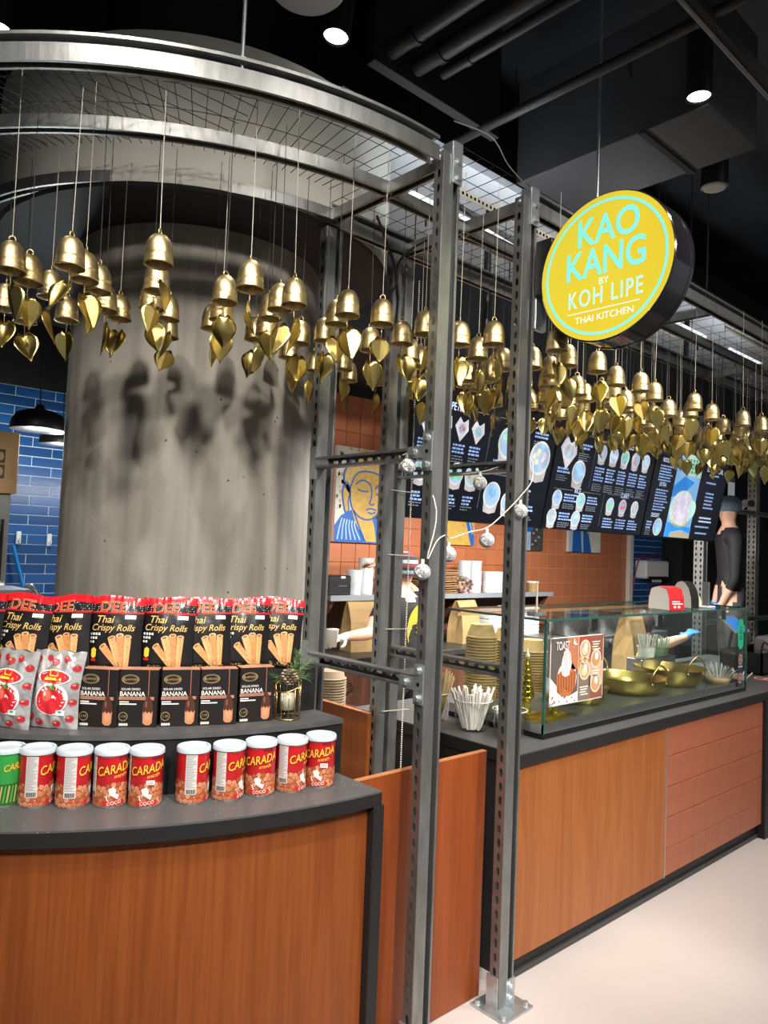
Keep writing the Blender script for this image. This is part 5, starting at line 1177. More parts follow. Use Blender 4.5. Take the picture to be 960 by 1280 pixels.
        d.ell(.50, .22, .175, .14, sk(.55, .68, .50), 5, 28); d.ell(.50, .23, .145, .115, sk(.62, .60, .74), 6, 28); d.ell(.66, .23, .055, .065, sk(.50, .80, .70), 7, 18)
        rd = random.Random(8)
        for k in range(40): a = rd.uniform(0, 6.28); q = .12*math.sqrt(rd.random()); d.stroke([(.49+q*math.cos(a), .23+q*.8*math.sin(a)), (.49+q*math.cos(a)+rd.uniform(-.03, .03), .23+q*.8*math.sin(a)+rd.uniform(-.015, .015))], .004, sk(.75, .68, .78) if k % 3 else sk(.55, .2, .2), 8)
        for k in range(9): d.ell(.37+k*.03, .125+.002*k*(k-8), .012, .009, sk(.5, .32, .12), 8, 8)
        d.poly([(q0, .01), (.38, .01), (.40, .05), (.55, .07), (q1, .045), (q1, .09), (.52, .10), (q0, .12)], sk(.04, .28, .75), 7); d.poly([(.38, .01), (q1, .01), (q1, .045), (.55, .06), (.42, .045)], sk(.42, .38, .26), 6)
        p.text('LUNCH SPECIAL', .92, .545, .052, TW, 3, sx=.72, offset=.01)
        for (y, n, w_) in ((.50, 1, .16), (.44, 1, .22), (.36, 5, .17), (.17, 2, .22), (.10, 1, .30), (.05, 1, .26)): lines(p, .92-w_/2, y, w_, n, .028, TXT if n != 2 else TW, .013)
    if d.f: d.build('food_photo', t)
    p.build('menu_text', t)['kind'] = 'stuff'
    s = MB(); s.tube([(x0+SW/2, 2.60, 2.38), (x0+SW/2, 2.60, 3.5)], .02, BLKMET, 10); s.build('ceiling_mount', t)

# ================================================================== PAINTINGS
def canvas(x0, x1, z0, z1, label, draw, depth=.03):
    t = thing('painting', ((x0+x1)/2, 4.62, z0), label, 'painting'); s = MB(); s.box(x0, x1, 4.615, 4.648, z0, z1, M('canvas_white', (.68, .66, .6), .7, noise=.1, nscale=9)); s.build('canvas', t)
    p = Print(flat((x0, 4.615, z0), (1, 0, 0), (0, 0, 1), .0008)); draw(p, x1-x0, z1-z0); p.build('paint', t)
GO = M('paint_gold', (.58, .36, .075), .5, noise=.15, nscale=25); GO2 = M('paint_gold_curl', (.62, .44, .14), .5, noise=.5, nscale=130); BL_ = M('paint_blue', (.012, .12, .45), .5); DK = M('paint_dark', (.05, .05, .05), .6, noise=.5, nscale=20)
def buddha(p, w_, h_):
    sx, sz = w_/.52, h_/.76; T = lambda L: [(v[0]*sx, v[1]*sz) for v in L]
    p.poly(T([(.36, .02), (.52, .02), (.52, .30), (.45, .28), (.36, .20)]), DK, 1)
    p.poly(T([(.0, .0), (.0, .13), (.06, .21), (.16, .26), (.33, .22), (.42, .20), (.48, .12), (.50, .0)]), BL_, 2)
    for k in range(6): p.stroke(T(smooth_path([(.03+k*.045, .02+.0*k, 0), (.05+k*.03, .12, 0), (.07+k*.025, .19-.004*k, 0)], 4)), .012, ink(.35, .5, .62), 3)
    p.poly(T([(.16, .26), (.20, .16), (.32, .01), (.42, .01), (.40, .12), (.36, .24), (.34, .30), (.18, .32)]), GO, 4)
    face = T([(.13, .40), (.16, .28), (.24, .205), (.34, .19), (.42, .24), (.47, .34), (.475, .47), (.46, .58), (.34, .63), (.2, .60), (.13, .50)]); p.poly(face, GO, 5)
    hair = T([(.09, .43), (.07, .52), (.10, .61), (.16, .67), (.24, .70), (.36, .695), (.43, .66), (.47, .59), (.475, .52), (.46, .55), (.38, .575), (.28, .58), (.22, .565), (.17, .52), (.14, .43), (.13, .38)]); p.poly(hair, GO2, 6)
    p.poly(T([(.17, .66), (.24, .75), (.32, .76), (.39, .74), (.42, .66), (.3, .7)]), GO2, 5)
    p.poly(T([(.085, .46), (.065, .40), (.08, .29), (.10, .235), (.125, .25), (.12, .33), (.135, .40), (.12, .46)]), GO, 6)
    for st, cl in (([(.13, .40), (.16, .28), (.24, .205), (.34, .19), (.42, .24), (.47, .34), (.475, .50)], 0), ([(.13, .42), (.17, .52), (.22, .565), (.30, .58), (.40, .57), (.47, .54)], 0), ([(.09, .43), (.07, .53), (.11, .62), (.18, .68), (.2, .70)], 0), ([(.39, .70), (.45, .64), (.475, .55)], 0), ([(.17, .70), (.28, .715), (.40, .69)], 0),
                   ([(.085, .47), (.062, .40), (.08, .29), (.10, .235), (.13, .26), (.12, .33), (.14, .40), (.11, .47), (.085, .47)], 0), ([(.19, .465), (.25, .505), (.33, .48), (.355, .42), (.35, .36), (.335, .325)], 0), ([(.39, .44), (.42, .475), (.47, .47)], 0), ([(.21, .43), (.26, .415), (.32, .42)], 0), ([(.40, .405), (.44, .395), (.47, .41)], 0), ([(.33, .325), (.36, .31), (.385, .325)], 0), ([(.30, .265), (.35, .28), (.41, .27)], 0), ([(.32, .25), (.36, .24), (.40, .255)], 0), ([(.18, .25), (.24, .13), (.30, .02)], 0)):
        p.stroke([(v.x, v.y) for v in smooth_path([(a*sx, b_*sz, 0) for a, b_ in st], 5)], .013, BL_, 8)
    rr = random.Random(3)
    for k in range(26): p.ell(rr.uniform(.0, .07)*sx, rr.uniform(.25, .73)*sz, .012, .018, ink(.45, .32, .14) if k % 2 else ink(.5, .5, .45), 2, 7)
    for k in range(12): p.ell(rr.uniform(.1, .48)*sx, rr.uniform(.71, .755)*sz, .016, .012, GO, 2, 8)
canvas(3.69, 4.24, 1.68, 2.445, 'gold and blue buddha head painting on the orange tiled wall', buddha)
def scroll(p, w_, h_):
    p.rect(0, 0, w_, h_, GO, 1); p.poly([(w_*.50, h_), (w_*.62, h_), (w_, h_*.12), (w_, 0), (w_*.92, 0)], BL_, 2); p.poly([(w_*.70, h_), (w_, h_*.4), (w_, h_)], ink(.4, .45, .6), 2)
    for k in range(3): p.stroke([(w_*(.56+.14*k), h_*.98), (w_*(.95+.03*k), h_*(.15+.2*k))], .012, GO2 if k % 2 else ink(.5, .52, .6), 3)
    for (cx, cy, r) in ((.2, .5, .09), (.35, .3, .07), (.12, .2, .06), (.42, .62, .05), (.6, .2, .06)):
        p.stroke([(cx*w_+r*(1-k/26)*math.cos(k*.5), cy*h_+r*(1-k/26)*math.sin(k*.5)) for k in range(22)], .010, GO2, 3)
canvas(4.80, 5.37, 1.70, 2.4, 'gold scrollwork painting with blue stripes below the first menu screen', scroll)
def fig1(p, w_, h_):
    p.rect(0, 0, w_, h_, DK, 1); p.ell(w_*.3, h_*.95, w_*.55, h_*.75, BL_, 2); p.ell(w_*.25, h_*1.0, w_*.4, h_*.6, GO, 3); p.rect(0, 0, w_*.55, h_*.3, ink(.4, .5, .6), 4)
    for k in range(5): p.stroke([(.02+.05*k, .01), (.04+.05*k, h_*.26)], .008, BL_, 5)
    for k in range(12): p.ell(w_*(.62+.3*((k*37 % 11)/11)), h_*(.1+.8*((k*53 % 13)/13)), .018, .012, ink(.4, .36, .26), 4, 8)
canvas(5.98, 6.46, 1.68, 2.3, 'dark painting with a gold and blue arc below the menu screens', fig1)
def fig2(p, w_, h_):
    p.poly([(0, 0), (w_*.7, 0), (w_*.55, h_), (0, h_)], ink(.42, .52, .62), 1); p.poly([(w_*.1, 0), (w_*.4, 0), (w_*.3, h_*.9), (w_*.15, h_)], BL_, 2); p.poly([(w_*.45, 0), (w_*.7, 0), (w_*.6, h_*.35), (w_*.42, h_*.5)], BL_, 3); p.poly([(w_*.3, h_*.5), (w_*.5, h_*.5), (w_*.5, h_), (w_*.28, h_)], GO, 3)
    p.poly([(w_*.02, h_*.4), (w_*.1, h_*.6), (w_*.14, h_), (0, h_)], GO, 3)
canvas(6.93, 7.56, 1.685, 2.25, 'pale painting with blue robe folds at the end of the orange wall', fig2)

# ================================================================== KITCHEN BEHIND THE COUNTER
t = thing('kitchen_counter', (5.0, 4.15, 0), 'long kitchen counter with dark top along the orange wall', 'counter')
s = MB(); s.box(3.0, 7.6, 3.74, 4.62, 0, .885, BROWNWOOD); s.build('cabinet', t)
s = MB(); s.bbox(2.96, 7.62, 3.70, 4.64, .885, .925, M('dark_top', (.03, .03, .03), .4, noise=.2), .003); s.build('top', t)
t = thing('kitchen_shelf', (4.75, 4.4, 1.27), 'steel edged wall shelf carrying tubs under the paintings', 'shelf')
s = MB(); s.bbox(3.36, 6.08, 4.22, 4.645, 1.255, 1.285, STAIN, .002); s.build('board', t)
s = MB(); s.box(3.36, 6.08, 4.205, 4.22, 1.25, 1.29, M('shelf_edge', (.42, .46, .5), .35, .5)); s.build('front_edge', t)
for x in (3.40, 4.75, 6.02):
    s = MB(); s.prism_axis([(0, 0), (0, -.32), (.08, -.32), (.34, -.06), (.37, 0)], (x, 4.598, 1.254), (0, -1, 0), (0, 0, 1), (1, 0, 0), -.012, .012, BROWNWOOD); s.build('bracket', t)
s = MB(); s.box(3.42, 6.06, 4.60, 4.645, .93, 1.25, BROWNWOOD); tag(s.build('splash_board', loc=(4.7, 4.62, .93)), 'dark brown board on the wall under the steel shelf', 'board')
# printer
t = thing('receipt_printer', (3.475, 4.36, 1.2853), 'small black receipt printer on the end of the wall shelf', 'printer')
s = MB(); s.bbox(3.385, 3.60, 4.27, 4.46, 1.2853, 1.43, M('printer_black', (.015, .016, .02), .4), .008); s.build('body', t); s = MB(); s.box(3.50, 3.54, 4.268, 4.27, 1.41, 1.425, WHITE); s.box(3.48, 3.56, 4.2685, 4.27, 1.352, 1.356, STAIN); s.build('slot', t)
s = MB(); s.tube(smooth_path([(3.39, 4.40, 1.33), (3.30, 4.45, 1.34), (3.24, 4.45, 1.30), (3.26, 4.4, 1.1), (3.29, 4.3, .94)], 6), .006, BLKMET, 6); tag(s.build('printer_cable', loc=(3.3, 4.4, .94)), 'black cable hanging from the receipt printer', 'cable')
# white tubs in stacks
tm = MB(); tm.lathe([(.057, 0), (.061, .082), (.063, .084), (.063, .092), (.058, .092), (0, .090)], M('tub_white', (.70, .74, .76), .35), 24); TUB = tm.mesh('white_tub', smooth=True); TUB.set_sharp_from_angle(angle=.6)
def tubs(x, y, z, n, lb, gp, sc=1.):
    for k in range(n):
        o = bpy.data.objects.new('white_tub', TUB); COL.objects.link(o); o.location = (x+random.uniform(-.003, .003), y+random.uniform(-.003, .003), z+k*.0925*sc); o.scale = (sc, sc, sc); tag(o, lb, 'tub', gp)
tubs(3.70, 4.36, 1.2853, 2, 'white lidded tub stacked beside the receipt printer', 'white tubs by the printer'); tubs(3.85, 4.40, 1.2853, 3, 'white lidded tub in the tall stack left of the worker', 'white tubs left of the worker')
tubs(4.05, 4.42, 1.2853, 2, 'white lidded tub behind the worker', 'white tubs behind the worker'); tubs(4.22, 4.42, 1.2853, 2, 'white lidded tub behind the worker', 'white tubs behind the worker')
tubs(5.02, 4.42, 1.2853, 3, 'white lidded tub in the tall stack right of the paper pile', 'white tubs right of the paper pile'); tubs(5.17, 4.42, 1.2853, 3, 'white lidded tub in the tall stack right of the paper pile', 'white tubs right of the paper pile')
tubs(5.32, 4.38, 1.2853, 2, 'white lidded tub in the low stacks towards the shelf end', 'white tubs towards the shelf end'); tubs(5.46, 4.40, 1.2853, 2, 'white lidded tub in the low stacks towards the shelf end', 'white tubs towards the shelf end'); tubs(5.60, 4.38, 1.2853, 1, 'white lidded tub in the low stacks towards the shelf end', 'white tubs towards the shelf end'); tubs(5.75, 4.42, 1.2853, 2, 'white lidded tub in the low stacks towards the shelf end', 'white tubs towards the shelf end')
# pile of kraft sheets
for k in range(11):
    s = MB(); z = 1.2855+k*.0185; jx, jy = random.uniform(-.02, .02), random.uniform(-.02, .02)
    s.grid(lambda u, v, z=z, k=k, jx=jx, jy=jy: (4.38+jx+.38*u, 4.26+jy+.22*v, z+.008+.005*math.sin(5*u+k*1.3)*math.sin(3*v+k)), 8, 5, KRAFT if k % 2 else KRAFTD)
    o = s.build('paper_sheaf', loc=(4.57, 4.37, z), solid=.007); tag(o, 'wavy sheaf of brown kraft paper in the pile on the shelf', 'paper', 'kraft paper pile')
cm = MB(); cm.lathe([(.040, 0), (.048, .07)], KRAFTB, 20); cm.lathe([(.049, .070), (.050, .080), (.044, .083), (0, .082)], WHITE, 20, mats=[WHITE]*4); CUP = cm.mesh('kraft_cup', smooth=True); CUP.set_sharp_from_angle(angle=.6)
def cup(x, y, z, lb, gp=None, sc=1.):
    o = bpy.data.objects.new('kraft_cup', CUP); COL.objects.link(o); o.location = (x, y, z); o.scale = (sc, sc, sc); tag(o, lb, 'cup', gp)
for x in (4.48, 4.60): cup(x, 4.36, 1.497, 'kraft cup with white lid on top of the paper pile', 'kraft cups on the paper pile'); cup(x, 4.36, 1.581, 'kraft cup with white lid on top of the paper pile', 'kraft cups on the paper pile')
cup(5.93, 4.34, 1.2853, 'kraft cup with white lid at the end of the shelf', None, 1.2)
# bag of wrapped snacks beside the paper pile
t = thing('snack_sack', (4.87, 4.30, 1.2853), 'clear bag of pink and brown snacks beside the paper pile', 'bag'); s = MB(); rr = random.Random(11)
for k in range(70): q = Vector((rr.uniform(-.08, .08), rr.uniform(-.05, .05), rr.uniform(.012, .13))); s.sphere(q, .014, rr.choice([M('snack_pink', (.6, .32, .24), .6), M('snack_tan', (.58, .42, .24), .6), M('snack_brown', (.3, .14, .08), .6)]), 6, 5)
s.build('snacks', t, world=False); s = MB(); s.sphere((0, 0, .075), .1, FILM, 16, 10, (1.05, .7, .75)); s.build('film', t, True, world=False)
# under the shelf
paper_bag((3.47, 3.98, .9252), .26, .15, .34, -.15, 'tall brown paper bag standing under the shelf beside the reaching arm', .0)
paper_bag((4.14, 4.02, .9252), .24, .14, .36, .1, 'brown paper bag under the shelf behind the worker')
paper_bag((4.55, 3.98, .9252), .26, .15, .33, .15, 'brown paper bag with a white slip beside the foam boxes')
s = Print(flat((4.10, 3.90, 1.06), (1, 0, 0), (0, 0, 1))); s.rect(-.03, -.05, .03, .06, ink(.75, .75, .74), 1); s.rect(-.02, -.02, .02, .01, ink(.2, .2, .2), 2); [s.rect(-.022, .02+.012*k, .02, .026+.012*k, ink(.3, .3, .3), 2) for k in range(3)]; tag(s.build('order_slip', loc=(4.10, 3.90, 1.01)), 'white order slip on the brown bag behind the worker', 'paper')
for k in range(7): s = MB(); s.bbox(4.72, 5.02, 3.86, 4.10, .9254+k*.036, .9254+k*.036+.033, M('foam_white', (.72, .76, .78), .5), .006); tag(s.build('foam_box', loc=(4.87, 3.98, .9254+k*.036)), 'flat white foam box in the stack beside the paper bags', 'box', 'foam box stack')
for k in range(9): s = MB(); s.bbox(5.08, 5.36, 3.84, 4.08, .9254+k*.030, .9254+k*.030+.027, M('foam_white', (.72, .76, .78), .5), .005); tag(s.build('foam_box', loc=(5.22, 3.96, .9254+k*.030)), 'flat white foam box in the tall stack behind the kraft bowls', 'box', 'tall foam box stack')
bk_ = MB(); bk_.lathe([(.060, 0), (.076, .055)], KRAFTB, 24); bk_.lathe([(.079, .055), (.080, .066), (.07, .07), (0, .068)], WHITE, 24); LB_ = bk_.mesh('lidded_bowl', smooth=True); LB_.set_sharp_from_angle(angle=.6)
for k in range(2): o = bpy.data.objects.new('lidded_bowl', LB_); COL.objects.link(o); o.location = (3.97, 3.80, .9254+k*.071); o.scale = (1-.12*k,)*2+(1,); tag(o, 'kraft bowl with white lid on the counter by the order slip', 'bowl', 'lidded kraft bowls')
# kraft lids lying on their side in the cabinet gap, low left
lm = MB(); lm.lathe([(.080, 0), (.088, .0015), (.088, .006), (.079, .008), (.070, .045), (.0, .046)], M('pale_kraft', (.34, .26, .17), .7), 28); LID = lm.mesh('pale_bowl', smooth=True); LID.set_sharp_from_angle(angle=.6)
s = MB(); s.bbox(2.42, 2.95, 3.05, 3.65, 0, .70, BROWNWOOD, .004); tag(s.build('low_cabinet', loc=(2.7, 3.3, 0)), 'low brown cabinet under the reaching arm of the worker', 'cabinet')
for k in range(16): o = bpy.data.objects.new('pale_bowl', LID); COL.objects.link(o); o.location = (2.62, 3.25, .7004+k*.0145); o.rotation_euler = (.0, 0, k); tag(o, 'pale kraft bowl in the stack low behind the wood side panel', 'bowl', 'pale kraft bowls behind the side panel')
s = MB(); s.sphere((2.49, 3.13, .755), .055, WHITE, 16, 10, (1, 1, 1)); 
# cooking range behind the case
t = thing('cooking_range', (5.5, 3.1, 0), 'stainless cooking range behind the display case', 'range')
s = MB(); s.bbox(4.55, 6.15, 3.1, 3.45, 0, 1.04, STAIN, .006); s.build('body', t); s = MB(); s.bbox(4.55, 6.15, 3.085, 3.1, .95, 1.04, M('range_panel', (.05, .05, .05), .3), .003); pn = s.build('control_panel', t)
for k in range(6): s = MB(); s.tube([(4.75+k*.24, 3.085, .995), (4.75+k*.24, 3.06, .995)], .024, STAIN, 14); s.build('knob', pn)
def pot(x, y, z, r, h, lb, lid=True):
    t = thing('cooking_pot', (x, y, z), lb, 'pot', 'cooking pots'); s = MB(); DM = M('dark_pot', (.12, .12, .12), .3, .8); s.lathe([(r*.96, 0), (r, .01), (r, h), (r+.006, h+.004), (r-.004, h), (r-.006, .01), (0, .01)], DM, 28); s.build('body', t, True, world=False, auto=40)
    if lid: s = MB(); s.lathe([(r+.004, h+.004), (r*.6, h+.03), (.02, h+.04), (.02, h+.06), (0, h+.062)], DM, 28); s.build('lid', t, True, world=False, auto=40)
    for sg_ in (-1, 1): s = MB(); s.tube(smooth_path([(sg_*r, -.04, h*.8), (sg_*(r+.035), -.03, h*.82), (sg_*(r+.035), .03, h*.82), (sg_*r, .04, h*.8)], 4), .007, BLKMET, 6); s.build('handle', t, True, world=False)
pot(4.95, 3.27, 1.04, .15, .17, 'dark lidded pot on the range beside the foam boxes'); pot(5.45, 3.27, 1.04, .16, .17, 'dark lidded pot in the middle of the range'); pot(5.90, 3.27, 1.04, .14, .17, 'dark lidded pot towards the blue wall')
# hand towel dispenser on the blue wall
t = thing('towel_dispenser', (8.68, 4.58, 1.36), 'white paper towel dispenser on the blue brick wall', 'dispenser')
s = MB(); s.bbox(8.40, 8.97, 4.50, 4.66, 1.40, 1.62, WHITE, .02); s.build('cover', t); s = MB(); s.box(8.46, 8.93, 4.497, 4.503, 1.39, 1.43, BLKMET); s.build('opening', t); s = MB(); s.box(8.56, 8.80, 4.51, 4.512, 1.36, 1.40, WHITE); s.build('towel', t)
s = MB(); s.tube(smooth_path([(9.0, 4.63, 1.74), (8.7, 4.63, 1.66), (8.42, 4.6, 1.64), (8.36, 4.63, 1.4), (8.3, 4.63, 1.1)], 6), .008, M('red_cable', (.35, .03, .08), .5), 6); tag(s.build('red_cable', loc=(8.36, 4.63, 1.1)), 'thin red cable over the towel dispenser', 'cable')

# ================================================================== ON TOP OF THE CASE
def stand_card(x, y, mat, edge, lb, rz, w_=.10, h_=.15, deco=None):
    t = thing('table_card', (x, y, KZ1+.0112), lb, 'table card', None, rz); s = MB(); P = [(-.075, 0), (-.072, .06), (-.055, .11), (-.028, h_*.95), (0, h_), (.028, h_*.95), (.055, .11), (.072, .06), (.075, 0)]
    for i in range(8): s.add([(P[i][0], -w_/2, P[i][1]), (P[i+1][0], -w_/2, P[i+1][1]), (P[i+1][0], w_/2, P[i+1][1]), (P[i][0], w_/2, P[i][1])], [(0, 1, 2, 3)], mat)
    s.build('wrap', t, world=False, solid=.002); s = MB(); s.add([(a, -w_/2+.001, b_) for a, b_ in P], [tuple(range(9))], edge); s.add([(a, w_/2-.001, b_) for a, b_ in P], [tuple(range(9))], edge); s.build('side', t, world=False)
    return t
RED = M('card_red', (.55, .02, .025), .35)
sc_ = stand_card(3.93, 1.985, RED, M('card_white', (.78, .77, .74), .5), 'red and white arched table card on the glass case top', -1.85, .11, .125)
p = Print(lambda x, y, l: Vector((.0775+.0008*l-.05*y-(.28*max(0, y-.055)), x, y)))
p.rect(-.04, .03, .04, .036, ink(.85, .8, .78), 3); p.rect(-.04, .042, .02, .048, ink(.85, .8, .78), 3); [p.ell(-.02+.03*k, .017, .011, .007, ink(.8, .7, .66), 3, 10) for k in range(2)]; p.build('print', sc_, world=False)['kind'] = 'stuff'
stand_card(4.22, 2.02, M('card_black', (.015, .015, .016), .35), M('card_white2', (.7, .68, .62), .5), 'black arched table card behind the red one on the case', -1.85, .06, .15)
s = MB(); s.lathe([(.07, 0), (.05, .02), (.025, .07), (.0, .09)], M('cream_cloth', (.66, .60, .42), .8), 18, (4.42, 2.06, KZ1+.0115)); tag(s.build('cream_napkin', loc=(4.42, 2.06, KZ1+.0115)), 'cream folded napkin beside the arched cards on the case', 'napkin')
t = thing('acrylic_stand', (4.36, 1.95, KZ1+.0112), 'small clear acrylic stand beside the black arched card', 'sign holder'); s = MB(); s.bbox(4.33, 4.345, 1.93, 1.97, KZ1+.0112, KZ1+.16, M('acrylic', (.3, .31, .32), .1, trans=.6), .002); s.build('blade', t); s = MB(); s.bbox(4.30, 4.40, 1.92, 1.98, KZ1+.0112, KZ1+.022, WHITE, .003); s.build('foot', t)
t = thing('price_stand', (2.74, 1.98, KZ1+.0112), 'slim clear price stand at the left end of the case top', 'sign holder'); s = MB(); s.tube([(2.74, 1.98, KZ1+.015), (2.74, 1.98, KZ1+.165)], .004, M('wood_rod', (.6, .5, .38), .5), 8); s.build('rod', t); s = MB(); s.bbox(2.70, 2.78, 1.955, 2.005, KZ1+.0112, KZ1+.03, M('acrylic', (.3, .31, .32), .1, trans=.6), .003); s.build('foot', t)
# ================================================================== RIGHT END OF THE WORKTOP
t = thing('black_bin', (5.75, 2.2, TZ), 'black open box with cables on the worktop beyond the case', 'box'); s = MB(); x0, x1, y0, y1 = 5.45, 6.05, 2.05, 2.34
for (a0, a1, b0, b1) in ((x0, x1, y0, y0+.012), (x0, x1, y1-.012, y1), (x0, x0+.012, y0, y1), (x1-.012, x1, y0, y1)): s.box(a0, a1, b0, b1, TZ, TZ+.15, BLKMET)
s.box(x0, x1, y0, y1, TZ, TZ+.01, BLKMET); s.build('walls', t)
s = MB(); s.bbox(5.72, 5.95, 2.12, 2.22, TZ+.02, TZ+.24, M('grey_device', (.3, .28, .32), .5), .02); tag(s.build('card_reader', loc=(5.8, 2.17, TZ+.02)), 'grey device standing in the black box of cables', 'device')
s = MB(); s.tube(smooth_path([(5.55, 2.10, TZ+.12), (5.60, 2.1, TZ+.21), (5.70, 2.1, TZ+.18), (5.74, 2.1, TZ+.12)], 6), .006, BLKMET, 6); tag(s.build('looped_cable', loc=(5.55, 2.1, TZ+.12)), 'black cable looping out of the black box', 'cable')
t = thing('blue_tablet', (5.52, 2.40, 1.10), 'tilted tablet with a bright blue screen beyond the case', 'tablet'); s = MB(); s.prism_axis([(-.12, -.08), (.12, -.08), (.12, .08), (-.12, .08)], (5.60, 2.30, 1.20), (1, 0, 0), (0, .75, .66), (0, -.66, .75), -.012, 0, M('tablet_white', (.6, .6, .6), .4)); s.build('shell', t)
p = Print(flat((5.60, 2.30, 1.20), (1, 0, 0), (0, .75, .66))); p.rect(-.105, -.065, .105, .065, sk(.03, .25, .85, .9), 1); p.build('screen', t); s = MB(); s.tube([(5.60, 2.31, 1.19), (5.62, 2.38, TZ)], .012, BLKMET, 8); s.build('stalk', t)
s = MB(); s.lathe([(0, .001), (.075, .001), (.075, 0)], M('sticker_red', (.5, .05, .04), .4), 28, (5.32, 1.98, TZ)); tag(s.build('round_sticker', loc=(5.32, 1.98, TZ)), 'round red and white sticker on the worktop beyond the case', 'sticker'); 
p = Print(flat((5.32, 1.98, TZ+.0012), (1, 0, 0), (0, 1, 0))); p.ring(0, 0, .06, .07, ink(.8, .78, .76), 1, 32); p.rect(-.04, -.008, .04, .01, ink(.8, .7, .6), 1); p.build('sticker_print', bpy.data.objects['round_sticker'])
s = MB(); s.lathe([(.028, 0), (.042, .02), (.046, .045), (.04, .075), (.03, .08)], M('pink_clay', (.62, .36, .25), .5), 20, (4.80, 1.955, TZ)); tag(s.build('clay_cup', loc=(4.80, 1.955, TZ), smooth=True), 'small pinkish clay cup at the right end of the case', 'cup')
stick_bunch('paper_straw', (4.80, 1.955, TZ+.01), 4, .03, .12, PAPERW, .004, 'white straw in the small clay cup', 'straws in the clay cup', 'straw', .9, .3, 12)
t = thing('security_camera', (7.35, 2.92, 2.13), 'white bullet camera with black lens on the far tie rail', 'camera'); s = MB(); s.tube([(7.34, 2.94, 2.21), (7.25, 2.85, 2.20)], .038, WHITE, 16); s.build('body', t, True, auto=40); s = MB(); s.tube([(7.25, 2.85, 2.20), (7.244, 2.843, 2.199)], .032, BLACKG, 16); s.build('lens', t); s = MB(); s.tube([(7.35, 2.95, 2.20), (7.36, 2.985, 2.152)], .02, WHITE, 10); s.build('mount', t)

# ================================================================== LEFT: KITCHEN BEYOND THE COLUMN
t = thing('steel_fridge', (.8, 4.7, 0), 'tall stainless fridge beyond the concrete column', 'fridge')
s = MB(); s.bbox(.35, 1.265, 4.45, 5.1, 0.02, 1.86, STAIN, .006); s.build('cabinet', t); s = MB(); s.bbox(.37, 1.22, 4.43, 4.45, .1, 1.70, STAIN, .004); s.build('door', t); s = MB(); s.box(1.222, 1.232, 4.425, 4.45, .1, 1.72, BLKMET); s.build('door_seal', t)
t = thing('cardboard_box', (.95, 4.7, 1.861), 'brown cardboard box on top of the steel fridge', 'box')
CB = M('cardboard', (.42, .27, .13), .8, noise=.08, nscale=10); s = MB(); s.bbox(.62, 1.285, 4.42, 4.95, 1.861, 2.20, CB, .004); s.build('carton', t)
p = Print(flat((1.0, 4.42, 1.861), (1, 0, 0), (0, 0, 1), .0008)); bk = ink(.06, .045, .03)
for k in range(2): p.rect(.175, .08+k*.085, .215, .155+k*.085, bk, 1); p.ell(.195, .1175+k*.085, .013, .024, ink(.42, .27, .13), 2, 10)
p.stroke([(.13, .07), (.13, .26)], .005, ink(.2, .12, .06), 1); p.build('print', t)
for (x, y, z, R_, lb) in ((1.42, 4.55, 2.245, .155, 'black dome pendant lamp with lit underside near the cardboard box'), (1.86, 5.45, 2.28, .15, 'black dome pendant lamp with lit underside nearer the blue bricks')):
    t = thing('pendant_lamp', (x, y, z), lb, 'lamp', 'pendant lamps'); s = MB(); s.lathe([(R_, 0), (R_+.002, .004), (R_*.96, .05), (R_*.8, .095), (R_*.45, .115), (.03, .125), (.02, .15), (0, .155)], BLKMET, 32); s.lathe([(R_-.004, .001), (R_*.92, .045), (R_*.75, .085), (0, .10)], M('lamp_white', (.75, .82, .8), .5), 32, caps=False); s.build('shade', t, True, world=False, auto=50)
    s = MB(); s.sphere((0, 0, .05), .035, M('bulb_glow', (1, 1, 1), .4, emit=(.9, 1, .97), es=6.), 14, 8, (1, 1, .6)); s.build('bulb', t, True, world=False); s = MB(); s.lathe([(R_*.94, .008), (0, .007)], M('diffuser_glow', (1, 1, 1), .4, emit=(.86, .98, .94), es=1.5), 32, caps=False); s.build('diffuser', t, world=False); s = MB(); s.tube([(0, 0, .15), (0, 0, 3.3-z)], .004, BLKMET, 6); s.build('cord', t, world=False)
for (x, z, lb) in ((1.83, 1.61, 'white paper clip hook on the blue bricks'), (2.06, 1.60, 'white fabric roll hung on the blue bricks'), (2.17, 1.68, 'white hook on the blue bricks beside the column')):
    t = thing('wall_hook', (x, 6.17, z), lb, 'hook'); s = MB(); s.bbox(x-.018, x+.018, 6.17, 6.194, z-.05, z+.05, WHITE, .006); s.build('plate', t); s = MB(); s.tube([(x, 6.17, z-.02), (x, 6.14, z-.03), (x, 6.135, z)], .007, WHITE, 8); s.build('peg', t)
s = MB(); s.tube([(1.78, 6.12, 1.55), (1.92, 5.98, .92), (2.0, 5.9, .4)], .013, M('blue_handle', (.01, .2, .62), .35), 10); s.tube([(2.0, 5.9, .4), (2.02, 5.88, .02)], .05, M('blue_handle', (.01, .2, .62)), 8); tag(s.build('broom', loc=(2.0, 5.9, .02)), 'blue handled broom leaning on the blue brick wall', 'broom')
t = thing('steel_sink', (1.2, 4.3, 0), 'stainless sink with tap in front of the fridge', 'sink'); s = MB(); s.bbox(.6, 1.29, 4.05, 4.40, .85, 1.36, STAIN, .01); s.build('basin', t); s = MB(); s.box(.62, 1.24, 4.08, 4.38, 0, .85, STAIN); s.build('stand', t); s = MB(); s.tube(smooth_path([(1.31, 4.38, 1.2), (1.34, 4.38, 1.33), (1.37, 4.35, 1.36), (1.40, 4.3, 1.3)], 6), .012, STAIN, 8); s.build('tap', t, True)
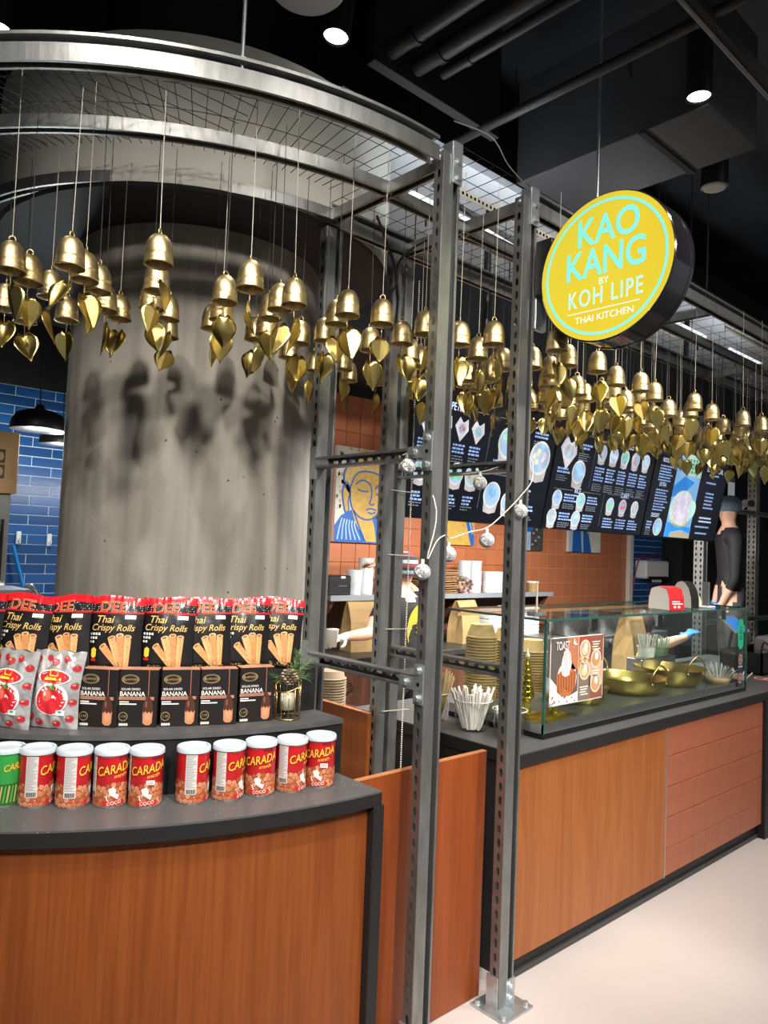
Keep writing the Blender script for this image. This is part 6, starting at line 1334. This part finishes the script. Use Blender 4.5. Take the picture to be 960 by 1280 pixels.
t = thing('wall_fan', (1.52, 5.9, 2.1), 'white device with a bulb on the wall beside the cardboard box', 'wall fixture'); s = MB(); s.sphere((1.60, 6.10, 2.18), .075, WHITE, 16, 10, (1, .8, 1)); s.build('dome', t, True); s = MB(); s.sphere((1.63, 6.05, 2.08), .035, M('bulb_soft', (1, 1, .95), .4), 12, 8); s.build('bulb', t, True); s = MB(); s.tube([(1.60, 6.1, 2.18), (1.58, 6.198, 2.2)], .02, WHITE, 8); s.build('arm', t)

# ================================================================== PEOPLE
def person_mesh(name, nodes, edges, mats, parent, root):
    """nodes: name->(pos, radius); edges: (a, b, material key)"""
    names = list(nodes); me = bpy.data.meshes.new(name); me.from_pydata([nodes[n][0] for n in names], [(names.index(a), names.index(b)) for a, b, _ in edges], [])
    tmp = bpy.data.objects.new(name, me); COL.objects.link(tmp); md = tmp.modifiers.new('skin', 'SKIN'); md.use_smooth_shade = True
    for i, n in enumerate(names):
        r = nodes[n][1]; r = r if isinstance(r, tuple) else (r, r); me.skin_vertices[0].data[i].radius = r; me.skin_vertices[0].data[i].use_root = (n == root)
    sb = tmp.modifiers.new('sub', 'SUBSURF'); sb.levels = 2; sb.render_levels = 2
    dg = bpy.context.evaluated_depsgraph_get(); out = bpy.data.meshes.new_from_object(tmp.evaluated_get(dg)); bpy.data.objects.remove(tmp)
    keys = list(mats); out.materials.clear()
    for k in keys: out.materials.append(mats[k])
    segs = [(Vector(nodes[a][0]), Vector(nodes[b_][0]), keys.index(k)) for a, b_, k in edges]
    for p in out.polygons:
        c_ = p.center; best = None
        for a, b_, k in segs:
            ab = b_-a; tt = max(0, min(1, (c_-a).dot(ab)/max(ab.length_squared, 1e-9))); d_ = (c_-(a+ab*tt)).length
            if best is None or d_ < best[0]: best = (d_, k)
        p.material_index = best[1]; p.use_smooth = True
    out.name = name; off = wpos(parent); out.transform(Matrix.Translation(-off))
    o = bpy.data.objects.new(name, out); COL.objects.link(o); o.parent = parent
    return o
def add_hand(nodes, edges, pre, wrist, d, n, curl, key, sz=1.):
    """wrist node already exists; d = pointing direction, n = back-of-hand normal"""
    d, n = Vector(d).normalized(), Vector(n).normalized(); s_ = d.cross(n).normalized(); W = Vector(nodes[wrist][0])
    nodes[pre+'palm'] = (W+d*.055*sz, (.030*sz, .020*sz)); edges.append((wrist, pre+'palm', key))
    for i, (off, L) in enumerate(((-.030, .066), (-.010, .076), (.010, .072), (.029, .058))):
        base = W+d*.092*sz+s_*off*sz; prev = pre+'palm'; dd = d.copy(); pos = base
        nodes[pre+'f%d0' % i] = (base, .0105*sz); edges.append((prev, pre+'f%d0' % i, key)); prev = pre+'f%d0' % i
        for j in range(3):
            a = curl*(j+1)/2.2; dd = (d*math.cos(a)-n*math.sin(a)); pos = pos+dd*L*sz*(.42, .33, .25)[j]; nm = pre+'f%d%d' % (i, j+1); nodes[nm] = (pos, (.0095-.0008*j)*sz); edges.append((prev, nm, key)); prev = nm
    b0 = W+d*.03*sz-s_*.034*sz-n*.008*sz; nodes[pre+'t0'] = (b0, .013*sz); edges.append((pre+'palm', pre+'t0', key)); b1 = b0+(d*.6-s_*.55-n*.5*curl).normalized()*.035*sz; nodes[pre+'t1'] = (b1, .0105*sz); edges.append((pre+'t0', pre+'t1', key)); b2 = b1+(d*.85-n*.6*curl).normalized()*.028*sz; nodes[pre+'t2'] = (b2, .009*sz); edges.append((pre+'t1', pre+'t2', key))
SHIRT = M('black_shirt', (.010, .010, .013), .8, noise=.3, nscale=20, bump=.3, bscale=12); PANTS = M('grey_trousers', (.05, .05, .055), .8, noise=.2, nscale=15); GLOVE = M('clear_glove', (.66, .60, .56), .35, bump=.5, bscale=60); BLUEG = M('blue_glove', (.07, .24, .55), .45, bump=.3, bscale=50); HAIR = M('dark_hair', (.03, .016, .012), .5, noise=.4, nscale=30, stretch=(6, 6, 1)); SHOE = M('black_shoe', (.01, .01, .01), .5)
def body(px, py, face, lean, h=1.62, z0=0., headfwd=0.):
    """basic standing figure; face = direction it looks (unit xy); lean = forward shift of the chest"""
    f = Vector((face[0], face[1], 0)).normalized(); r = Vector((f.y, -f.x, 0)); k = h/1.7; B = Vector((px, py, z0)); up = Vector((0, 0, 1)); N = {}; E_ = []
    def nd(n, v, rad): N[n] = (tuple(v), rad)
    nd('pelvis', B+up*.93*k, (.155*k, .12*k)); nd('waist', B+up*1.07*k+f*lean*.3, (.14*k, .105*k)); nd('chest', B+up*1.27*k+f*lean*.7, (.165*k, .115*k)); nd('yoke', B+up*1.385*k+f*lean*.9, (.115*k, .085*k)); nd('neck', B+up*1.475*k+f*(lean+headfwd*.4), .052*k); nd('jaw', B+up*1.545*k+f*(lean+.012+headfwd*.8), (.066*k, .072*k)); nd('head', B+up*1.615*k+f*(lean+headfwd), (.076*k, .090*k)); nd('crown', B+up*1.675*k+f*(lean-.008+headfwd), (.055*k, .065*k))
    E_ += [('pelvis', 'waist', 'shirt'), ('waist', 'chest', 'shirt'), ('chest', 'yoke', 'shirt'), ('yoke', 'neck', 'skin'), ('neck', 'jaw', 'skin'), ('jaw', 'head', 'skin'), ('head', 'crown', 'skin')]
    nd('nose', Vector(N['jaw'][0])+f*.082*k+up*.035, .012); E_.append(('head', 'nose', 'skin'))
    for sgn, s_ in (('r', 1), ('l', -1)):
        nd(sgn+'ear', Vector(N['head'][0])+r*s_*.078*k-up*.03, .013); E_.append(('head', sgn+'ear', 'skin'))
        nd(sgn+'hip', B+up*.88*k+r*s_*.085*k, .095*k); nd(sgn+'knee', B+up*.49*k+r*s_*.10*k+f*.02, .062*k); nd(sgn+'ankle', B+up*.09*k+r*s_*.10*k, .043*k); nd(sgn+'toe', B+up*.045+r*s_*.11*k+f*.14, .038*k)
        E_ += [('pelvis', sgn+'hip', 'pants'), (sgn+'hip', sgn+'knee', 'pants'), (sgn+'knee', sgn+'ankle', 'pants'), (sgn+'ankle', sgn+'toe', 'shoe')]
        nd(sgn+'sh', B+up*1.36*k+f*lean*.85+r*s_*.165*k, .066*k); E_.append(('yoke', sgn+'sh', 'shirt'))
    return N, E_, f, r
def arm(N, E_, s_, elbow, wrist, sleeve='skin', key='skin', h=1.):
    sh = Vector(N[s_+'sh'][0]); e = Vector(elbow); m = sh.lerp(e, .55); N[s_+'sl'] = (tuple(m), .054*h); N[s_+'el'] = (tuple(e), .043*h); N[s_+'fa'] = (tuple(e.lerp(Vector(wrist), .35)), .042*h); N[s_+'wr'] = (tuple(wrist), .027*h); E_ += [(s_+'sh', s_+'sl', 'shirt'), (s_+'sl', s_+'el', sleeve), (s_+'el', s_+'fa', sleeve), (s_+'fa', s_+'wr', key)]
BM = {'shirt': SHIRT, 'skin': SKIN, 'pants': PANTS, 'shoe': SHOE, 'glove': GLOVE, 'blue': BLUEG}
# worker 1: back to the aisle, one arm out to the side with a white cup, the other up at the tubs
t = thing('person', (3.33, 3.40, 0), 'person in black shirt and striped beanie, back turned, reaching out with a gloved hand', 'person')
N, E_, f, r = body(3.33, 3.40, (.06, 1), .05, 1.60)
arm(N, E_, 'l', (3.03, 3.40, 1.125), (2.86, 3.42, 1.115)); add_hand(N, E_, 'L', 'lwr', (-1, .0, -.10), (.0, -.25, 1), .9, 'glove')
arm(N, E_, 'r', (3.60, 3.62, 1.36), (3.56, 3.90, 1.52)); add_hand(N, E_, 'R', 'rwr', (-.25, 1, .1), (.2, -.1, 1), .7, 'skin')
person_mesh('body', N, E_, BM, t, 'pelvis')
hc = Vector(N['head'][0])
def mat_stripes():
    m = M('beanie_stripes', (.1, .1, .1), .9, bump=.4, bscale=150); nt = m.node_tree; b = nt.nodes['Principled BSDF']; tc = nt.nodes.new('ShaderNodeTexCoord'); sp = nt.nodes.new('ShaderNodeSeparateXYZ'); nt.links.new(tc.outputs['Object'], sp.inputs[0])
    ml = nt.nodes.new('ShaderNodeMath'); ml.operation = 'MULTIPLY'; ml.inputs[1].default_value = 15; fr = nt.nodes.new('ShaderNodeMath'); fr.operation = 'FRACT'; nt.links.new(sp.outputs[2], ml.inputs[0]); nt.links.new(ml.outputs[0], fr.inputs[0])
    rp_ = nt.nodes.new('ShaderNodeValToRGB'); rp_.color_ramp.interpolation = 'CONSTANT'; e = rp_.color_ramp.elements; e[0].color = (.14, .02, .03, 1); e[1].position = .33; e[1].color = (.20, .27, .33, 1); k = e.new(.66); k.color = (.02, .018, .02, 1)
    nt.links.new(fr.outputs[0], rp_.inputs[0]); nt.links.new(rp_.outputs[0], b.inputs['Base Color']); return m
s = MB(); s.lathe([(.090, -.035), (.096, -.02), (.098, .02), (.090, .06), (.070, .09), (.035, .108), (0, .112)], mat_stripes(), 28, tuple(hc), caps=False); s.v = [hc+Vector(((v-hc).x*.95, (v-hc).y*1.12, (v-hc).z)) for v in s.v]; s.build('beanie', t, True)
s = Print(lambda x, y, l: Vector((3.35+x, 3.335-.004*l+.9*x*x, 1.12+y))); s.ell(.06, .02, .13, .17, M('shirt_yellow', (.42, .30, .02), .7), 1, 28); s.ell(.10, -.05, .045, .06, ink(.6, .55, .4), 2, 16); [s.rect(0, .06-.03*k, .09, .072-.03*k, ink(.2, .14, .02), 2) for k in range(3)]; s.build('shirt_print', t)
cu_ = MB(); cu_.lathe([(.030, -.05), (.040, .05), (.042, .052), (.0, .05)], M('cup_white', (.78, .77, .72), .4), 20, (2.735, 3.40, 1.115)); tag(cu_.build('paper_cup', loc=(2.735, 3.40, 1.065), smooth=True), 'white paper cup held in the gloved hand', 'cup')
s = MB(); s.sphere((2.95, 3.55, .78), .07, FILM, 14, 10, (1.1, 1, .8)); tag(s.build('plastic_bag', loc=(2.95, 3.55, .72)), 'crumpled clear plastic bag under the gloved hand', 'bag')
# worker 2: hairnet, far right behind the posts
t = thing('person', (6.68, 2.78, .46), 'person with hairnet and dark shirt standing beyond the far posts', 'person')
N, E_, f, r = body(6.68, 2.78, (-.5, .6), .03, 1.74, .46, 0)
arm(N, E_, 'l', (6.50, 2.68, 1.50), (6.52, 2.80, 1.27), 'shirt'); add_hand(N, E_, 'L', 'lwr', (-.3, .8, -.2), (0, 0, 1), .6, 'blue'); arm(N, E_, 'r', (6.86, 2.94, 1.50), (6.80, 2.98, 1.27), 'shirt'); add_hand(N, E_, 'R', 'rwr', (-.3, .8, -.2), (0, 0, 1), .6, 'blue')
person_mesh('body', N, E_, BM, t, 'pelvis'); hc = Vector(N['head'][0]); s = MB(); s.lathe([(.092, -.03), (.104, .0), (.104, .04), (.085, .085), (.045, .11), (0, .118)], M('hairnet', (.10, .16, .20), .6, noise=.2, nscale=60), 24, tuple(hc), caps=False); s.build('hairnet', t, True)
s = MB(); s.bbox(6.4, 6.95, 2.55, 2.94, 0, .46, BLACK, .004); tag(s.build('step_platform', loc=(6.68, 2.75, 0)), 'black step platform beyond the worktop end', 'platform')
# worker 3: bending behind the case, blue gloves
t = thing('person', (5.15, 2.90, 0), 'person bending behind the display case in blue gloves and black shirt', 'person')
N, E_, f, r = body(5.15, 2.89, (.25, -1), .06, 1.22, 0, .05)
arm(N, E_, 'l', (5.36, 2.70, 1.02), (5.58, 2.66, 1.06)); add_hand(N, E_, 'L', 'lwr', (1, -.05, .35), (-.3, -.2, 1), .35, 'blue', 1.15); arm(N, E_, 'r', (4.98, 2.68, 1.0), (5.05, 2.60, .95)); add_hand(N, E_, 'R', 'rwr', (.5, -.3, -.1), (0, 0, 1), .5, 'blue')
person_mesh('body', N, E_, BM, t, 'pelvis'); hc = Vector(N['head'][0]); s = MB(); s.sphere(tuple(hc+Vector((0, .02, .015))), .1, HAIR, 18, 12, (.95, 1.0, 1.0)); s.tube([hc+Vector((.05, .06, 0)), hc+Vector((.07, .02, -.12)), hc+Vector((.08, -.06, -.24))], [.04, .035, .015], HAIR, 10); s.build('hair', t, True)
for p in UPT:
    t = thing('mesh_tube_light', p, 'slim white tube light lying above the wire mesh under the white panel', 'lamp', 'tube lights above the mesh')
    s = MB(); s.tube([(p[0]-.6, p[1], p[2]), (p[0]+.6, p[1], p[2])], .016, M('tube_cool', (1, 1, 1), .4, emit=(.85, .93, 1), es=1.1), 10); s.build('tube', t)
    s = MB(); s.bbox(p[0]-.62, p[0]+.62, p[1]-.02, p[1]+.02, p[2]-.05, p[2]-.018, STEEL2, .003); s.build('housing', t)
    for d in (-.5, .5): s = MB(); s.tube([(p[0]+d, p[1], p[2]-.04), (p[0]+d, p[1], 3.05)], .005, BLKMET, 6); s.build('bracket', t)
